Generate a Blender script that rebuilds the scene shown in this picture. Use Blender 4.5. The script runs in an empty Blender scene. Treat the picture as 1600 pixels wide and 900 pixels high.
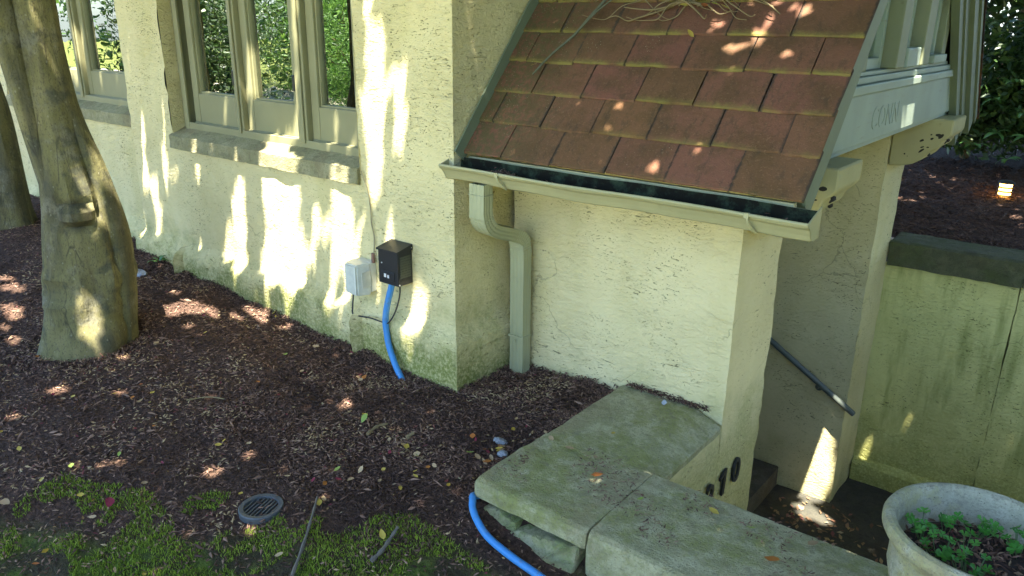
import bpy, bmesh, math, random
import numpy as np
from mathutils import Vector, Matrix

random.seed(7)
RNG = np.random.default_rng(11)
SC = bpy.context.scene
COL = SC.collection

# ------------------------------------------------------------------ camera, sky, sun, exposure
CAM = (2.79938, -3.03803, 2.02332)
ROT = ((0.78294, 0.20979, -0.58566), (0.62197, -0.24501, 0.74372), (0.01253, -0.94655, -0.32231))
cd = bpy.data.cameras.new("camera")
cam = bpy.data.objects.new("camera", cd)
COL.objects.link(cam)
m = Matrix.Identity(4)
for i in range(3):
    m[i][0] = ROT[i][0]
    m[i][1] = -ROT[i][1]
    m[i][2] = -ROT[i][2]
    m[i][3] = CAM[i]
cam.matrix_world = m
cd.sensor_width = 36.0
cd.lens = 36.0 * 1208.8 / 1600.0
cd.clip_start = 0.05
cd.clip_end = 500
SC.camera = cam

SUN_DIR = Vector((0.16, -0.30, 1.0)).normalized()      # towards the sun
world = bpy.data.worlds.new("World")
SC.world = world
world.use_nodes = True
wn = world.node_tree.nodes
wl = world.node_tree.links
sky = wn.new("ShaderNodeTexSky")
sky.sky_type = 'NISHITA'
sky.sun_disc = False
sky.ozone_density = 7.0
sky.sun_elevation = math.asin(SUN_DIR.z)
sky.sun_rotation = math.atan2(SUN_DIR.x, SUN_DIR.y)
bg = wn["Background"]
bg.inputs[1].default_value = 0.09
wl.new(sky.outputs[0], bg.inputs[0])

sd = bpy.data.lights.new("sun", 'SUN')
sd.energy = 5.0
sd.angle = math.radians(0.5)
sd.color = (1.0, 0.95, 0.85)
sun = bpy.data.objects.new("sun", sd)
sun.rotation_euler = SUN_DIR.to_track_quat('Z', 'Y').to_euler()
sun.location = (3, -6, 14)
COL.objects.link(sun)

SC.view_settings.view_transform = 'Standard'
SC.view_settings.look = 'None'
SC.view_settings.gamma = 1.0
SC.view_settings.exposure = 3.3
SC.render.engine = 'CYCLES'
SC.cycles.use_denoising = True
SC.cycles.max_bounces = 8
SC.cycles.diffuse_bounces = 5
SC.cycles.transmission_bounces = 4
SC.cycles.transparent_max_bounces = 6
SC.cycles.sample_clamp_indirect = 4.0

# ------------------------------------------------------------------ numpy noise and ground height
def _hash(ix, iy, iz, seed):
    h = (ix * 374761393 + iy * 668265263 + iz * 2147483647 + seed * 1274126177) & 0xFFFFFFFF
    h = ((h ^ (h >> 13)) * 1274126177) & 0xFFFFFFFF
    return ((h ^ (h >> 16)) & 0xFFFF) / 65535.0

def vnoise(p, scale=1.0, seed=0):
    p = np.asarray(p, float) * scale
    i = np.floor(p).astype(np.int64)
    f = p - i
    f = f * f * (3 - 2 * f)
    out = 0
    for dx in (0, 1):
        wx = f[..., 0] if dx else 1 - f[..., 0]
        for dy in (0, 1):
            wy = f[..., 1] if dy else 1 - f[..., 1]
            for dz in (0, 1):
                wz = f[..., 2] if dz else 1 - f[..., 2]
                out = out + wx * wy * wz * _hash(i[..., 0] + dx, i[..., 1] + dy, i[..., 2] + dz, seed)
    return out * 2 - 1

def ss(a, b, x):
    t = np.clip((np.asarray(x, float) - a) / (b - a), 0, 1)
    return t * t * (3 - 2 * t)

def gz(x, y, rough=True):
    x = np.asarray(x, float); y = np.asarray(y, float)
    z = -0.05 * np.clip(x, -7, 0)
    z = z + 0.05 * ss(.1, .7, x) * ss(-.6, .0, y)
    z = z - 0.10 * np.clip((-y - .4) / 1.2, 0, 1.6)
    z = z - 0.10 * ss(.5, 1.4, x) * ss(-.5, -.9, y)
    up = .36 + .05 * np.clip(y - 3.9, 0, 8)
    w = ss(.6, 3.7, y)
    z = z * (1 - w) + up * w
    if rough:
        q = np.stack([x, y, np.zeros_like(x)], -1)
        flat = 1 - np.exp(-(((x - .057) ** 2 + (y + 1.376) ** 2) / .022) ** 2)          # level round the drain grate
        z = z + (.018 * vnoise(q, 3.0, 3) + .014 * vnoise(q, 8.0, 4)) * flat
    return z

def grass_amount(x, y):
    q = np.stack([x, y, np.zeros_like(x)], -1)
    d = (-2.13 + (x + 1.03) * .62) - y
    d = d + .20 * vnoise(q, 2.3, 8) + .14 * vnoise(q, 6.0, 9)
    return d

# ------------------------------------------------------------------ mesh helpers
def tag(o, label=None, cat=None, group=None, kind=None):
    if label: o["label"] = label
    if cat: o["category"] = cat
    if group: o["group"] = group
    if kind: o["kind"] = kind
    return o

def empty(name, loc, label=None, cat=None, group=None):
    o = bpy.data.objects.new(name, None)
    o.empty_display_size = 0.1
    o.location = loc
    COL.objects.link(o)
    return tag(o, label, cat, group)

def world_loc(o):
    v = Vector(o.location)
    while o.parent:
        o = o.parent
        v = v + Vector(o.location)
    return v

def mesh_obj(name, verts, faces, mat, parent=None, origin=None, smooth=False, shift=True, mats=None, fmat=None):
    """verts are world coordinates; the object's origin is put at `origin` (default: parent origin)."""
    v = np.asarray(verts, float)
    base = world_loc(parent) if parent else Vector((0, 0, 0))
    org = Vector(origin) if origin is not None else base
    v = v - np.array(org)
    me = bpy.data.meshes.new(name)
    me.from_pydata(v.tolist(), [], [list(f) for f in faces])
    for mm in (mats or [mat]):
        me.materials.append(mm)
    if fmat is not None:
        me.polygons.foreach_set('material_index', fmat)
    if smooth:
        me.polygons.foreach_set('use_smooth', [True] * len(me.polygons))
    if smooth: me.set_sharp_from_angle(angle=math.radians(38))
    me.update()
    o = bpy.data.objects.new(name, me)
    o.location = org - base
    if parent: o.parent = parent
    COL.objects.link(o)
    return o

def soup_obj(name, verts, nper, mat, parent=None, attr=None, smooth=False, mats=None, fmat=None):
    """many same-sized polygons with own vertices: verts (N*nper, 3)."""
    v = np.asarray(verts, np.float32).reshape(-1, 3)
    if parent: v = v - np.array(world_loc(parent), np.float32)
    n = len(v) // nper
    me = bpy.data.meshes.new(name)
    me.vertices.add(len(v))
    me.vertices.foreach_set('co', v.ravel())
    me.loops.add(len(v))
    me.loops.foreach_set('vertex_index', np.arange(len(v), dtype=np.int32))
    me.polygons.add(n)
    me.polygons.foreach_set('loop_start', np.arange(0, len(v), nper, dtype=np.int32))
    me.polygons.foreach_set('loop_total', np.full(n, nper, np.int32))
    for mm in (mats or [mat]): me.materials.append(mm)
    if fmat is not None: me.polygons.foreach_set('material_index', np.asarray(fmat, np.int32))
    if attr is not None:
        a = me.attributes.new('tone', 'FLOAT', 'POINT')
        a.data.foreach_set('value', np.repeat(np.asarray(attr, np.float32), nper))
    me.update(calc_edges=True)
    if smooth: me.polygons.foreach_set('use_smooth', np.ones(n, bool))
    o = bpy.data.objects.new(name, me)
    if parent: o.parent = parent
    COL.objects.link(o)
    return o

class MB:
    def __init__(s): s.v = []; s.f = []
    def add(s, v, f):
        n = len(s.v)
        s.v += [tuple(map(float, p)) for p in v]
        s.f += [tuple(i + n for i in q) for q in f]
        return s
    def box(s, a, b, ch=0.0):
        (x0, y0, z0), (x1, y1, z1) = a, b
        if ch <= 0:
            v = [(x, y, z) for x in (x0, x1) for y in (y0, y1) for z in (z0, z1)]
            return s.add(v, [(0, 1, 3, 2), (4, 6, 7, 5), (0, 4, 5, 1), (2, 3, 7, 6), (0, 2, 6, 4), (1, 5, 7, 3)])
        bm = bmesh.new()
        bmesh.ops.create_cube(bm, size=1)
        for w in bm.verts:
            w.co = Vector((x0 + (w.co.x + .5) * (x1 - x0), y0 + (w.co.y + .5) * (y1 - y0), z0 + (w.co.z + .5) * (z1 - z0)))
        bmesh.ops.bevel(bm, geom=list(bm.edges), offset=ch, segments=2, affect='EDGES', profile=.5)
        return s.bm(bm)
    def bm(s, bm):
        bm.verts.index_update()
        s.add([w.co[:] for w in bm.verts], [[w.index for w in f.verts] for f in bm.faces])
        bm.free()
        return s
    def prism(s, poly, axis, a, b):
        """poly: list of 2D points in the plane of the other two axes (cyclic order), extruded along axis."""
        def P(p, t):
            if axis == 0: return (t, p[0], p[1])
            if axis == 1: return (p[0], t, p[1])
            return (p[0], p[1], t)
        n = len(poly)
        v = [P(p, a) for p in poly] + [P(p, b) for p in poly]
        f = [tuple(range(n))[::-1], tuple(range(n, 2 * n))]
        f += [(i, (i + 1) % n, n + (i + 1) % n, n + i) for i in range(n)]
        return s.add(v, f)
    def tube(s, pts, r, seg=8, caps=True, sq=None):
        pts = [Vector(p) for p in pts]
        n = len(pts)
        rs = list(r) if hasattr(r, '__len__') else [r] * n
        up = Vector((0, 0, 1))
        t0 = (pts[1] - pts[0]).normalized()
        if abs(t0.dot(up)) > .95: up = Vector((0, 1, 0))
        nrm = (up - t0 * up.dot(t0)).normalized()
        V = []
        for i in range(n):
            t = (pts[min(i + 1, n - 1)] - pts[max(i - 1, 0)]).normalized()
            nrm = (nrm - t * nrm.dot(t)).normalized()
            bi = t.cross(nrm)
            for k in range(seg):
                if sq:
                    a = (k + .5) / seg * 2 * math.pi
                    cx, cy = sq[k]
                    V.append(pts[i] + nrm * cx + bi * cy)
                else:
                    a = k / seg * 2 * math.pi
                    V.append(pts[i] + (nrm * math.cos(a) + bi * math.sin(a)) * rs[i])
        F = []
        for i in range(n - 1):
            for k in range(seg):
                F.append((i * seg + k, i * seg + (k + 1) % seg, (i + 1) * seg + (k + 1) % seg, (i + 1) * seg + k))
        if caps:
            F.append(tuple(range(seg))[::-1]); F.append(tuple((n - 1) * seg + k for k in range(seg)))
        return s.add(V, F)
    def lathe(s, prof, c, seg=48):
        n = len(prof)
        V = []
        for k in range(seg):
            a = 2 * math.pi * k / seg
            V += [(c[0] + r * math.cos(a), c[1] + r * math.sin(a), z) for r, z in prof]
        F = []
        for k in range(seg):
            k2 = (k + 1) % seg
            for i in range(n - 1):
                F.append((k * n + i, k2 * n + i, k2 * n + i + 1, k * n + i + 1))
        return s.add(V, F)
    def build(s, name, mat, parent=None, origin=None, smooth=False):
        return mesh_obj(name, s.v, s.f, mat, parent, origin, smooth)

def catmull(pts, per=6):
    P = [np.array(p, float) for p in pts]
    P = [2 * P[0] - P[1]] + P + [2 * P[-1] - P[-2]]
    out = []
    for i in range(1, len(P) - 2):
        for k in range(per):
            t = k / per
            a, b, c, d = P[i - 1], P[i], P[i + 1], P[i + 2]
            out.append(.5 * (2 * b + (c - a) * t + (2 * a - 5 * b + 4 * c - d) * t * t + (3 * b - a - 3 * c + d) * t ** 3))
    out.append(P[-2])
    return out

def copy_part(o, parent, loc=None, rot=None, scale=None):
    c = o.copy()
    COL.objects.link(c)
    c.parent = parent
    if loc is not None: c.location = loc
    if rot is not None: c.rotation_euler = rot
    if scale is not None: c.scale = scale
    return c

def grid_sheet(us, vs, fn, keep=None):
    """fn(U,V)-> (…,3) world points; keep(uc,vc)->bool per cell"""
    U, V = np.meshgrid(us, vs, indexing='ij')
    P = fn(U, V).reshape(-1, 3)
    nu, nv = len(us), len(vs)
    I = np.arange(nu * nv).reshape(nu, nv)
    F = np.stack([I[:-1, :-1], I[1:, :-1], I[1:, 1:], I[:-1, 1:]], -1).reshape(-1, 4)
    if keep is not None:
        uc = (us[:-1] + us[1:]) / 2; vc = (vs[:-1] + vs[1:]) / 2
        UC, VC = np.meshgrid(uc, vc, indexing='ij')
        F = F[keep(UC, VC).ravel()]
    used = np.unique(F)
    mp = np.full(len(P), -1); mp[used] = np.arange(len(used))
    return P[used], mp[F]

def breaks(a, b, step, extra=()):
    ks = sorted(set([a, b] + [e for e in extra if a < e < b]))
    out = [ks[0]]
    for p, q in zip(ks[:-1], ks[1:]):
        n = max(1, int(round((q - p) / step)))
        out += [p + (q - p) * (i + 1) / n for i in range(n)]
    return np.array(out)

# ------------------------------------------------------------------ materials
class NT:
    def __init__(s, name):
        s.m = bpy.data.materials.new(name)
        s.m.use_nodes = True
        s.t = s.m.node_tree
        s.b = s.t.nodes["Principled BSDF"]
        s.out = s.t.nodes["Material Output"]
        s.pos = s.n("ShaderNodeNewGeometry").outputs["Position"]
        s.obj = s.n("ShaderNodeTexCoord").outputs["Object"]
    def n(s, t, **k):
        d = s.t.nodes.new(t)
        for a, b in k.items(): setattr(d, a, b)
        return d
    def set(s, sock, v):
        if isinstance(v, bpy.types.NodeSocket): s.t.links.new(v, sock)
        elif isinstance(v, (tuple, list)) and len(v) == 3 and sock.type == 'RGBA': sock.default_value = (*v, 1)
        else: sock.default_value = v
    def noise(s, vec, scale, detail=4, rough=.55, dist=0.0):
        d = s.n("ShaderNodeTexNoise")
        s.set(d.inputs["Vector"], vec)
        d.inputs["Scale"].default_value = scale; d.inputs["Detail"].default_value = detail
        d.inputs["Roughness"].default_value = rough; d.inputs["Distortion"].default_value = dist
        return d.outputs["Fac"]
    def voro(s, vec, scale, feat='F1', out="Distance"):
        d = s.n("ShaderNodeTexVoronoi", feature=feat)
        s.set(d.inputs["Vector"], vec)
        d.inputs["Scale"].default_value = scale
        return d.outputs[out]
    def map(s, vec, scale=(1, 1, 1), rot=(0, 0, 0), loc=(0, 0, 0)):
        d = s.n("ShaderNodeMapping")
        s.set(d.inputs[0], vec)
        d.inputs["Scale"].default_value = scale; d.inputs["Rotation"].default_value = rot; d.inputs["Location"].default_value = loc
        return d.outputs[0]
    def ramp(s, v, a, b, c0=0.0, c1=1.0):
        d = s.n("ShaderNodeMapRange", interpolation_type='SMOOTHSTEP')
        s.set(d.inputs[0], v)
        d.inputs[1].default_value = a; d.inputs[2].default_value = b; d.inputs[3].default_value = c0; d.inputs[4].default_value = c1
        return d.outputs[0]
    def math(s, op, a, b=0.0, c=0.0):
        d = s.n("ShaderNodeMath", operation=op)
        s.set(d.inputs[0], a); s.set(d.inputs[1], b); s.set(d.inputs[2], c)
        return d.outputs[0]
    def mix(s, f, a, b, mode='MIX'):
        d = s.n("ShaderNodeMix", data_type='RGBA', blend_type=mode)
        s.set(d.inputs[0], f); s.set(d.inputs[6], a); s.set(d.inputs[7], b)
        return d.outputs[2]
    def sep(s, v):
        d = s.n("ShaderNodeSeparateXYZ"); s.set(d.inputs[0], v)
        return d.outputs
    def attr(s, name):
        return s.n("ShaderNodeAttribute", attribute_name=name).outputs["Fac"]
    def rnd(s):
        return s.n("ShaderNodeObjectInfo").outputs["Random"]
    def ramp_col(s, v, stops):
        d = s.n("ShaderNodeValToRGB")
        s.set(d.inputs[0], v)
        e = d.color_ramp.elements
        while len(e) < len(stops): e.new(.5)
        for k, (p, c) in zip(e, stops): k.position = p; k.color = (*c, 1)
        return d.outputs[0]
    def bump(s, h, strength=.5, dist=.01, normal=None):
        d = s.n("ShaderNodeBump")
        d.inputs["Strength"].default_value = strength; d.inputs["Distance"].default_value = dist
        s.set(d.inputs["Height"], h)
        if normal is not None: s.set(d.inputs["Normal"], normal)
        return d.outputs[0]
    def done(s, col=None, rough=None, normal=None, spec=None, metal=None):
        if col is not None: s.set(s.b.inputs["Base Color"], col)
        if rough is not None: s.set(s.b.inputs["Roughness"], rough)
        if normal is not None: s.set(s.b.inputs["Normal"], normal)
        if spec is not None: s.b.inputs["Specular IOR Level"].default_value = spec
        if metal is not None: s.b.inputs["Metallic"].default_value = metal
        return s.m

def stucco(name, base, dark, algae, algae_top, algae_amt=1.0, streaky=False):
    t = NT(name)
    p = t.pos
    big = t.noise(p, 1.1, 4, .6)
    mid = t.noise(p, 7, 5, .6)
    fine = t.noise(p, 55, 4, .65)
    trow = t.noise(t.map(p, (1, 1, 2.6)), 16, 5, .6, 1.2)
    # trowel gouges: short dark dashes lying mostly level
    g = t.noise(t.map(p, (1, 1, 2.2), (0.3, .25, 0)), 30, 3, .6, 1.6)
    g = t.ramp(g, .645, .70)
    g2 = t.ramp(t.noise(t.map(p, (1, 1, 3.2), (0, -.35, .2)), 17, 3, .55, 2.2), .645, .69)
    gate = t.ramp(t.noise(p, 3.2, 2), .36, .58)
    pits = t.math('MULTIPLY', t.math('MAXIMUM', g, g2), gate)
    col = t.mix(t.ramp(big, .3, .7), base, tuple(c * k for c, k in zip(base, (.88, .88, .84))))
    col = t.mix(t.ramp(t.noise(t.map(p, (1, 1, .25)), 2.4, 5, .65), .48, .72, 0, .55), col, tuple(c * k for c, k in zip(base, (.80, .80, .66))))
    col = t.mix(t.ramp(mid, .45, .75, 0, .35), col, tuple(c * k for c, k in zip(base, (1.06, 1.06, 1.1))))
    # algae creeping up from the ground
    z = t.sep(p)[2]
    zz = t.math('ADD', z, t.math('MULTIPLY', t.math('SUBTRACT', t.noise(p, 3.0, 5, .65), .5), 1.1 if not streaky else 1.6))
    am = t.ramp(zz, algae_top[0], algae_top[1], algae_amt, 0)
    am = t.math('MULTIPLY', am, t.ramp(fine, .3, .6, .45, 1))
    if streaky:
        stn = t.noise(t.map(p, (1, 1, .16)), 7, 4, .6)
        am = t.math('MAXIMUM', am, t.ramp(stn, .45, .72, 0, .7))
    col = t.mix(am, col, algae)
    col = t.mix(t.math('MULTIPLY', pits, .85), col, dark)  # gouges darkened in colour for crevice shade as well as dirt
    wv = t.n("ShaderNodeVectorMath", operation='ADD')
    t.set(wv.inputs[0], p)
    dn = t.n("ShaderNodeTexNoise"); t.set(dn.inputs["Vector"], p); dn.inputs["Scale"].default_value = 3.5; dn.inputs["Detail"].default_value = 5
    sc_ = t.n("ShaderNodeVectorMath", operation='SCALE'); t.t.links.new(dn.outputs["Color"], sc_.inputs[0]); sc_.inputs[3].default_value = .35
    t.t.links.new(sc_.outputs[0], wv.inputs[1])
    crk = t.math('MULTIPLY', t.ramp(t.voro(wv.outputs[0], 1.25, 'DISTANCE_TO_EDGE'), .001, .007, 1, 0), t.ramp(t.noise(p, 1.3, 2), .52, .60))
    col = t.mix(t.math('MULTIPLY', crk, .4), col, dark)
    trow = t.math('MULTIPLY', trow, t.ramp(t.noise(p, 2.1, 3), .35, .65, .45, 1.25))
    h = t.math('ADD', t.math('MULTIPLY', trow, .9), t.math('MULTIPLY', fine, .35))
    h = t.math('SUBTRACT', h, t.math('MULTIPLY', pits, 1.0))
    return t.done(col, .93, t.bump(h, .9, .018), .25)

CREAM = (.68, .585, .30)
M = {}
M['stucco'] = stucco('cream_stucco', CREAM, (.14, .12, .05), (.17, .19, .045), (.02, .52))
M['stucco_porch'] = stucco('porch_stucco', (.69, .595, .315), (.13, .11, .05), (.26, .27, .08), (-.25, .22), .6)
M['stucco_far'] = stucco('shaded_stucco', (.66, .575, .30), (.10, .09, .045), (.22, .23, .09), (-2.0, -1.2), .6)  # own base tint for the porch's far and back walls
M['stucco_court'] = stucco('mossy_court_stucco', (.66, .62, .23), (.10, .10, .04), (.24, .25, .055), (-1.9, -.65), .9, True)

def paint(name, col, worn=(.25, .23, .17), amt=.35, rough=.55, grain=(1, 1, 1)):
    t = NT(name)
    n1 = t.noise(t.map(t.pos, grain), 14, 5, .65)
    n2 = t.noise(t.pos, 3, 3)
    c = t.mix(t.ramp(n2, .3, .7), col, tuple(k * .86 for k in col))
    c = t.mix(t.ramp(n1, .58, .74, 0, amt), c, worn)
    return t.done(c, rough, t.bump(t.math('ADD', n1, t.math('MULTIPLY', t.noise(t.pos, 90, 2), .3)), .25, .004), .35)

M['trim'] = paint('window_trim_paint', (.245, .23, .115), (.20, .18, .10), .4)
M['gable'] = paint('gable_trim_paint', (.27, .325, .245), (.20, .19, .13), .45, .55, (1, .3, 3))
M['gutterpaint'] = paint('gutter_paint', (.40, .37, .19), (.25, .22, .10), .3, .45)
M['pipepaint'] = paint('downspout_paint', (.36, .36, .20), (.22, .21, .11), .25, .45)
M['rakepaint'] = paint('rake_board_paint', (.155, .18, .105), (.10, .09, .05), .5, .6)
M['studpaint'] = paint('stud_paint', (.21, .225, .125), (.12, .11, .06), .5, .6)
M['flash'] = paint('flashing_paint', (.16, .19, .115), (.17, .19, .13), .3, .5)
M['raw'] = paint('weathered_corbel_wood', (.40, .36, .17), (.18, .16, .08), .4, .8)
M['darkrot'] = paint('rotted_wood', (.03, .026, .018), (.05, .04, .03), .4, .9)
M['rail'] = paint('handrail_paint', (.10, .115, .095), (.05, .05, .05), .3, .4)
M['black'] = paint('black_enamel', (.018, .019, .021), (.035, .034, .03), .4, .38)
M['digit'] = paint('digit_metal', (.025, .027, .027), (.06, .06, .05), .3, .45)

def simple(name, col, rough=.5, metal=0, spec=.5):
    t = NT(name)
    n = t.noise(t.obj, 20, 3)
    return t.done(t.mix(t.ramp(n, .35, .7), col, tuple(k * .85 for k in col)), rough, None, spec, metal)

M['steel'] = simple('screw_steel', (.55, .55, .53), .35, .9)
M['greyplastic'] = simple('pale_grey_plastic', (.60, .60, .50), .4)
M['clear'] = simple('smoky_cover_plastic', (.56, .56, .46), .3)
M['cable'] = simple('black_cable', (.015, .015, .016), .5)
M['pipeiron'] = simple('rusty_nipple', (.22, .12, .08), .7)
M['wirecol'] = simple('painted_wire', (.33, .28, .15), .7)
M['socket'] = simple('white_socket', (.6, .6, .58), .4)
M['grate'] = simple('grey_plastic_grate', (.06, .066, .066), .55)
M['soil'] = simple('dark_soil', (.035, .025, .018), .95)
M['lampblack'] = simple('lamp_housing', (.02, .018, .015), .5)
t = NT('label_print')
q = t.sep(t.obj)
lines = t.ramp(t.math('SINE', t.math('MULTIPLY', q[2], 420)), .1, .4)
wd = t.ramp(t.noise(t.map(t.obj, (1, 260, 90)), 1.0, 2), .46, .52)
M['label'] = t.done(t.mix(t.math('MULTIPLY', lines, wd), (.055, .06, .038), (.018, .018, .016)), .5)
t = NT('blue_hose')
s_ = t.ramp(t.noise(t.obj, 9, 3), .60, .72, 0, .5)
hc = t.mix(s_, (.04, .21, .48), (.13, .27, .40))
hc = t.mix(t.ramp(t.noise(t.obj, 28, 6, .7), .54, .70, 0, .6), hc, (.10, .14, .17))
hc = t.mix(t.ramp(t.voro(t.obj, 16), .10, .06, 0, .7), hc, (.38, .42, .42))
M['hose'] = t.done(hc, .5, None, .4)
t = NT('lamp_glow')
t.b.inputs['Emission Color'].default_value = (1.0, .50, .10, 1)
t.b.inputs['Emission Strength'].default_value = 2.2
M['glow'] = t.done((.8, .5, .2), .5)

# window glass: mirror-like outside reflections over a dim room
t = NT('window_glass')
gl = t.n("ShaderNodeBsdfGlossy"); gl.inputs["Roughness"].default_value = .0; gl.inputs["Color"].default_value = (.9, .95, .9, 1)
wob = t.bump(t.noise(t.pos, 3.0, 2), .12, .01)
t.t.links.new(wob, gl.inputs["Normal"])
tr = t.n("ShaderNodeBsdfTransparent"); tr.inputs["Color"].default_value = (.80, .86, .78, 1)
fr = t.n("ShaderNodeFresnel"); fr.inputs[0].default_value = 1.9
mx = t.n("ShaderNodeMixShader")
t.t.links.new(t.math('ADD', fr.outputs[0], .22), mx.inputs[0]); t.t.links.new(tr.outputs[0], mx.inputs[1]); t.t.links.new(gl.outputs[0], mx.inputs[2])
t.t.links.new(mx.outputs[0], t.out.inputs[0])
M['glass'] = t.m

# sandstone coping
def stone(name, a, b, moss, mossamt=.7):
    t = NT(name)
    p = t.pos
    n1 = t.noise(p, 9, 9, .75); n2 = t.noise(p, 34, 8, .7); n3 = t.noise(p, 120, 3, .6)
    c = t.mix(t.ramp(n1, .42, .58), a, b)
    c = t.mix(t.ramp(t.noise(p, 2.6, 9, .78), .46, .60, 0, mossamt), c, moss)
    c = t.mix(t.ramp(t.noise(p, 1.9, 9, .75), .52, .62, 0, .55), c, (a[0] * .62, a[1] * .54, a[2] * .50))     # brown damp stains
    c = t.mix(t.ramp(t.noise(p, 14, 8, .72), .54, .64, 0, .6), c, tuple(k * .50 for k in a))
    c = t.mix(t.ramp(t.noise(p, 5.0, 9, .75), .60, .68, 0, .5), c, tuple(min(.6, k * 1.35) for k in a))        # pale lichen
    c = t.mix(t.ramp(n2, .57, .66, 0, .5), c, tuple(k * .40 for k in a))
    c = t.mix(t.ramp(n3, .56, .64, 0, .6), c, tuple(k * .5 for k in a))
    c = t.mix(t.ramp(t.voro(p, 42), .10, .06, 0, .8), c, (.03, .028, .02))
    return t.done(c, .93, t.bump(t.math('ADD', t.math('ADD', n2, t.math('MULTIPLY', n1, 1.2)), t.math('MULTIPLY', n3, .5)), 1.0, .012), .2)
M['stone'] = stone('mossy_sandstone', (.41, .38, .215), (.30, .285, .145), (.20, .21, .045))
M['stone_dark'] = stone('dark_cap_stone', (.115, .115, .06), (.085, .088, .045), (.075, .09, .028))
M['broken'] = stone('broken_mossy_stone', (.33, .31, .18), (.25, .25, .12), (.14, .19, .045), .8)
M['sill'] = stone('stone_sill', (.34, .31, .17), (.27, .25, .13), (.21, .20, .08), .4)
M['urn'] = stone('cast_stone', (.44, .42, .30), (.36, .35, .24), (.36, .34, .11), .6)
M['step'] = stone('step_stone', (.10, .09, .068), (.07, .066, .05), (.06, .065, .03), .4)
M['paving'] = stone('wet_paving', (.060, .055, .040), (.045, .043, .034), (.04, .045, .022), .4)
M['earth'] = stone('rough_core', (.085, .062, .035), (.055, .04, .022), (.07, .065, .025), .5)
M['greystone'] = stone('pale_grey_flint', (.34, .36, .37), (.20, .22, .24), (.26, .27, .25), .3)

# roof tile
t = NT('clay_roof_tile')
p = t.obj
r = t.rnd()
n1 = t.noise(t.pos, 6, 5, .65); n2 = t.noise(t.pos, 40, 4, .6)
c = t.ramp_col(r, [(0, (.168, .068, .038)), (.3, (.150, .072, .033)), (.55, (.182, .068, .044)), (.8, (.132, .064, .028)), (1, (.165, .078, .032))])
c = t.mix(t.ramp(n1, .40, .66, 0, .7), c, (.085, .048, .016))
c = t.mix(t.ramp(t.noise(t.map(t.pos, (1, .5, .5)), 26, 5, .7), .5, .68, 0, .55), c, (.055, .038, .018))
c = t.mix(t.ramp(t.noise(t.pos, 90, 3, .6), .56, .68, 0, .4), c, (.22, .12, .06))
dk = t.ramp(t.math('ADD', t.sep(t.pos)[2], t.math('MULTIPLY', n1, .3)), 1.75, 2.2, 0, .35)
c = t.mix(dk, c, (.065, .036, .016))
q = t.sep(p)
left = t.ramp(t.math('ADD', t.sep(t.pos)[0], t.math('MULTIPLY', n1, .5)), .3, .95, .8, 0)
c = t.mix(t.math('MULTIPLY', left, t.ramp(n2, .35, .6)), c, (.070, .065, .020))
butt = t.ramp(t.math('ADD', q[1], t.math('MULTIPLY', n2, .05)), .022, .062, 1, 0)      # butt edge of each tile
c = t.mix(t.math('MULTIPLY', butt, t.math('MULTIPLY', t.ramp(t.noise(t.pos, 5, 3), .38, .6), t.ramp(t.math('ADD', t.sep(t.pos)[2], t.math('MULTIPLY', t.sep(t.pos)[0], .12)), 1.40, 1.9, .05, .75))), c, (.19, .165, .035))
side = t.math('ABSOLUTE', q[0])
c = t.mix(t.math('MULTIPLY', t.ramp(t.math('ADD', side, t.math('MULTIPLY', n2, .03)), .158, .172), .8), c, (.03, .026, .018))
spk = t.math('MULTIPLY', t.ramp(t.voro(t.pos, 75), .16, .06), t.ramp(t.math('SUBTRACT', t.noise(t.pos, 5, 3), t.math('MULTIPLY', t.sep(t.pos)[0], .14)), .47, .57))
c = t.mix(t.math('MULTIPLY', spk, .8), c, (.45, .42, .28))
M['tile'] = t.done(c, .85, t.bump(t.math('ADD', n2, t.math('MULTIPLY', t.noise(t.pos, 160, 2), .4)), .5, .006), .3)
M['deck'] = simple('roof_deck', (.05, .04, .03), .9)

# green copper lining of the gutter
t = NT('gutter_lining')
M['copper'] = t.done(t.mix(t.ramp(t.noise(t.pos, 13, 5, .7), .46, .66), (.014, .013, .009), (.035, .05, .028)), .95, None, .05)

# bark
t = NT('smooth_bark')
p = t.pos
st = t.map(p, (1, 1, .22))
n1 = t.noise(p, 2.6, 5, .6); n2 = t.noise(st, 22, 5, .6); n3 = t.noise(p, 60, 3); n4 = t.noise(p, 6.5, 5, .62, .4)
c = t.ramp_col(n1, [(.30, (.095, .088, .038)), (.5, (.15, .138, .055)), (.68, (.20, .175, .080))])
c = t.mix(t.ramp(n4, .52, .66, 0, .75), c, (.055, .060, .042))
c = t.mix(t.ramp(t.noise(st, 6, 4, .6), .56, .70, 0, .6), c, (.10, .082, .055))
c = t.mix(t.ramp(n2, .60, .72, 0, .55), c, (.045, .040, .026))
c = t.mix(t.ramp(t.noise(st, 13, 4, .6), .60, .75, 0, .3), c, (.24, .22, .13))
c = t.mix(t.ramp(t.noise(t.map(p, (1, 1, .12)), 5.5, 5, .6), .46, .62, 0, .65), c, (.055, .052, .034))
c = t.mix(t.ramp(t.noise(p, 4.5, 6, .7), .50, .66, 0, .6), c, (.19, .18, .125))
fis = t.math('MULTIPLY', t.ramp(t.voro(t.map(t.noise(p, 5, 3) and p, (1, 1, .13)), 11, 'DISTANCE_TO_EDGE'), .0, .035, 1, 0), t.ramp(t.noise(p, 4, 4, .6), .50, .62))
c = t.mix(t.math('MULTIPLY', fis, .7), c, (.035, .032, .02))
c = t.mix(t.ramp(t.noise(t.map(p, (1, 1, .6)), 95, 4, .7), .54, .62, 0, .5), c, (.04, .037, .024))
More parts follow.
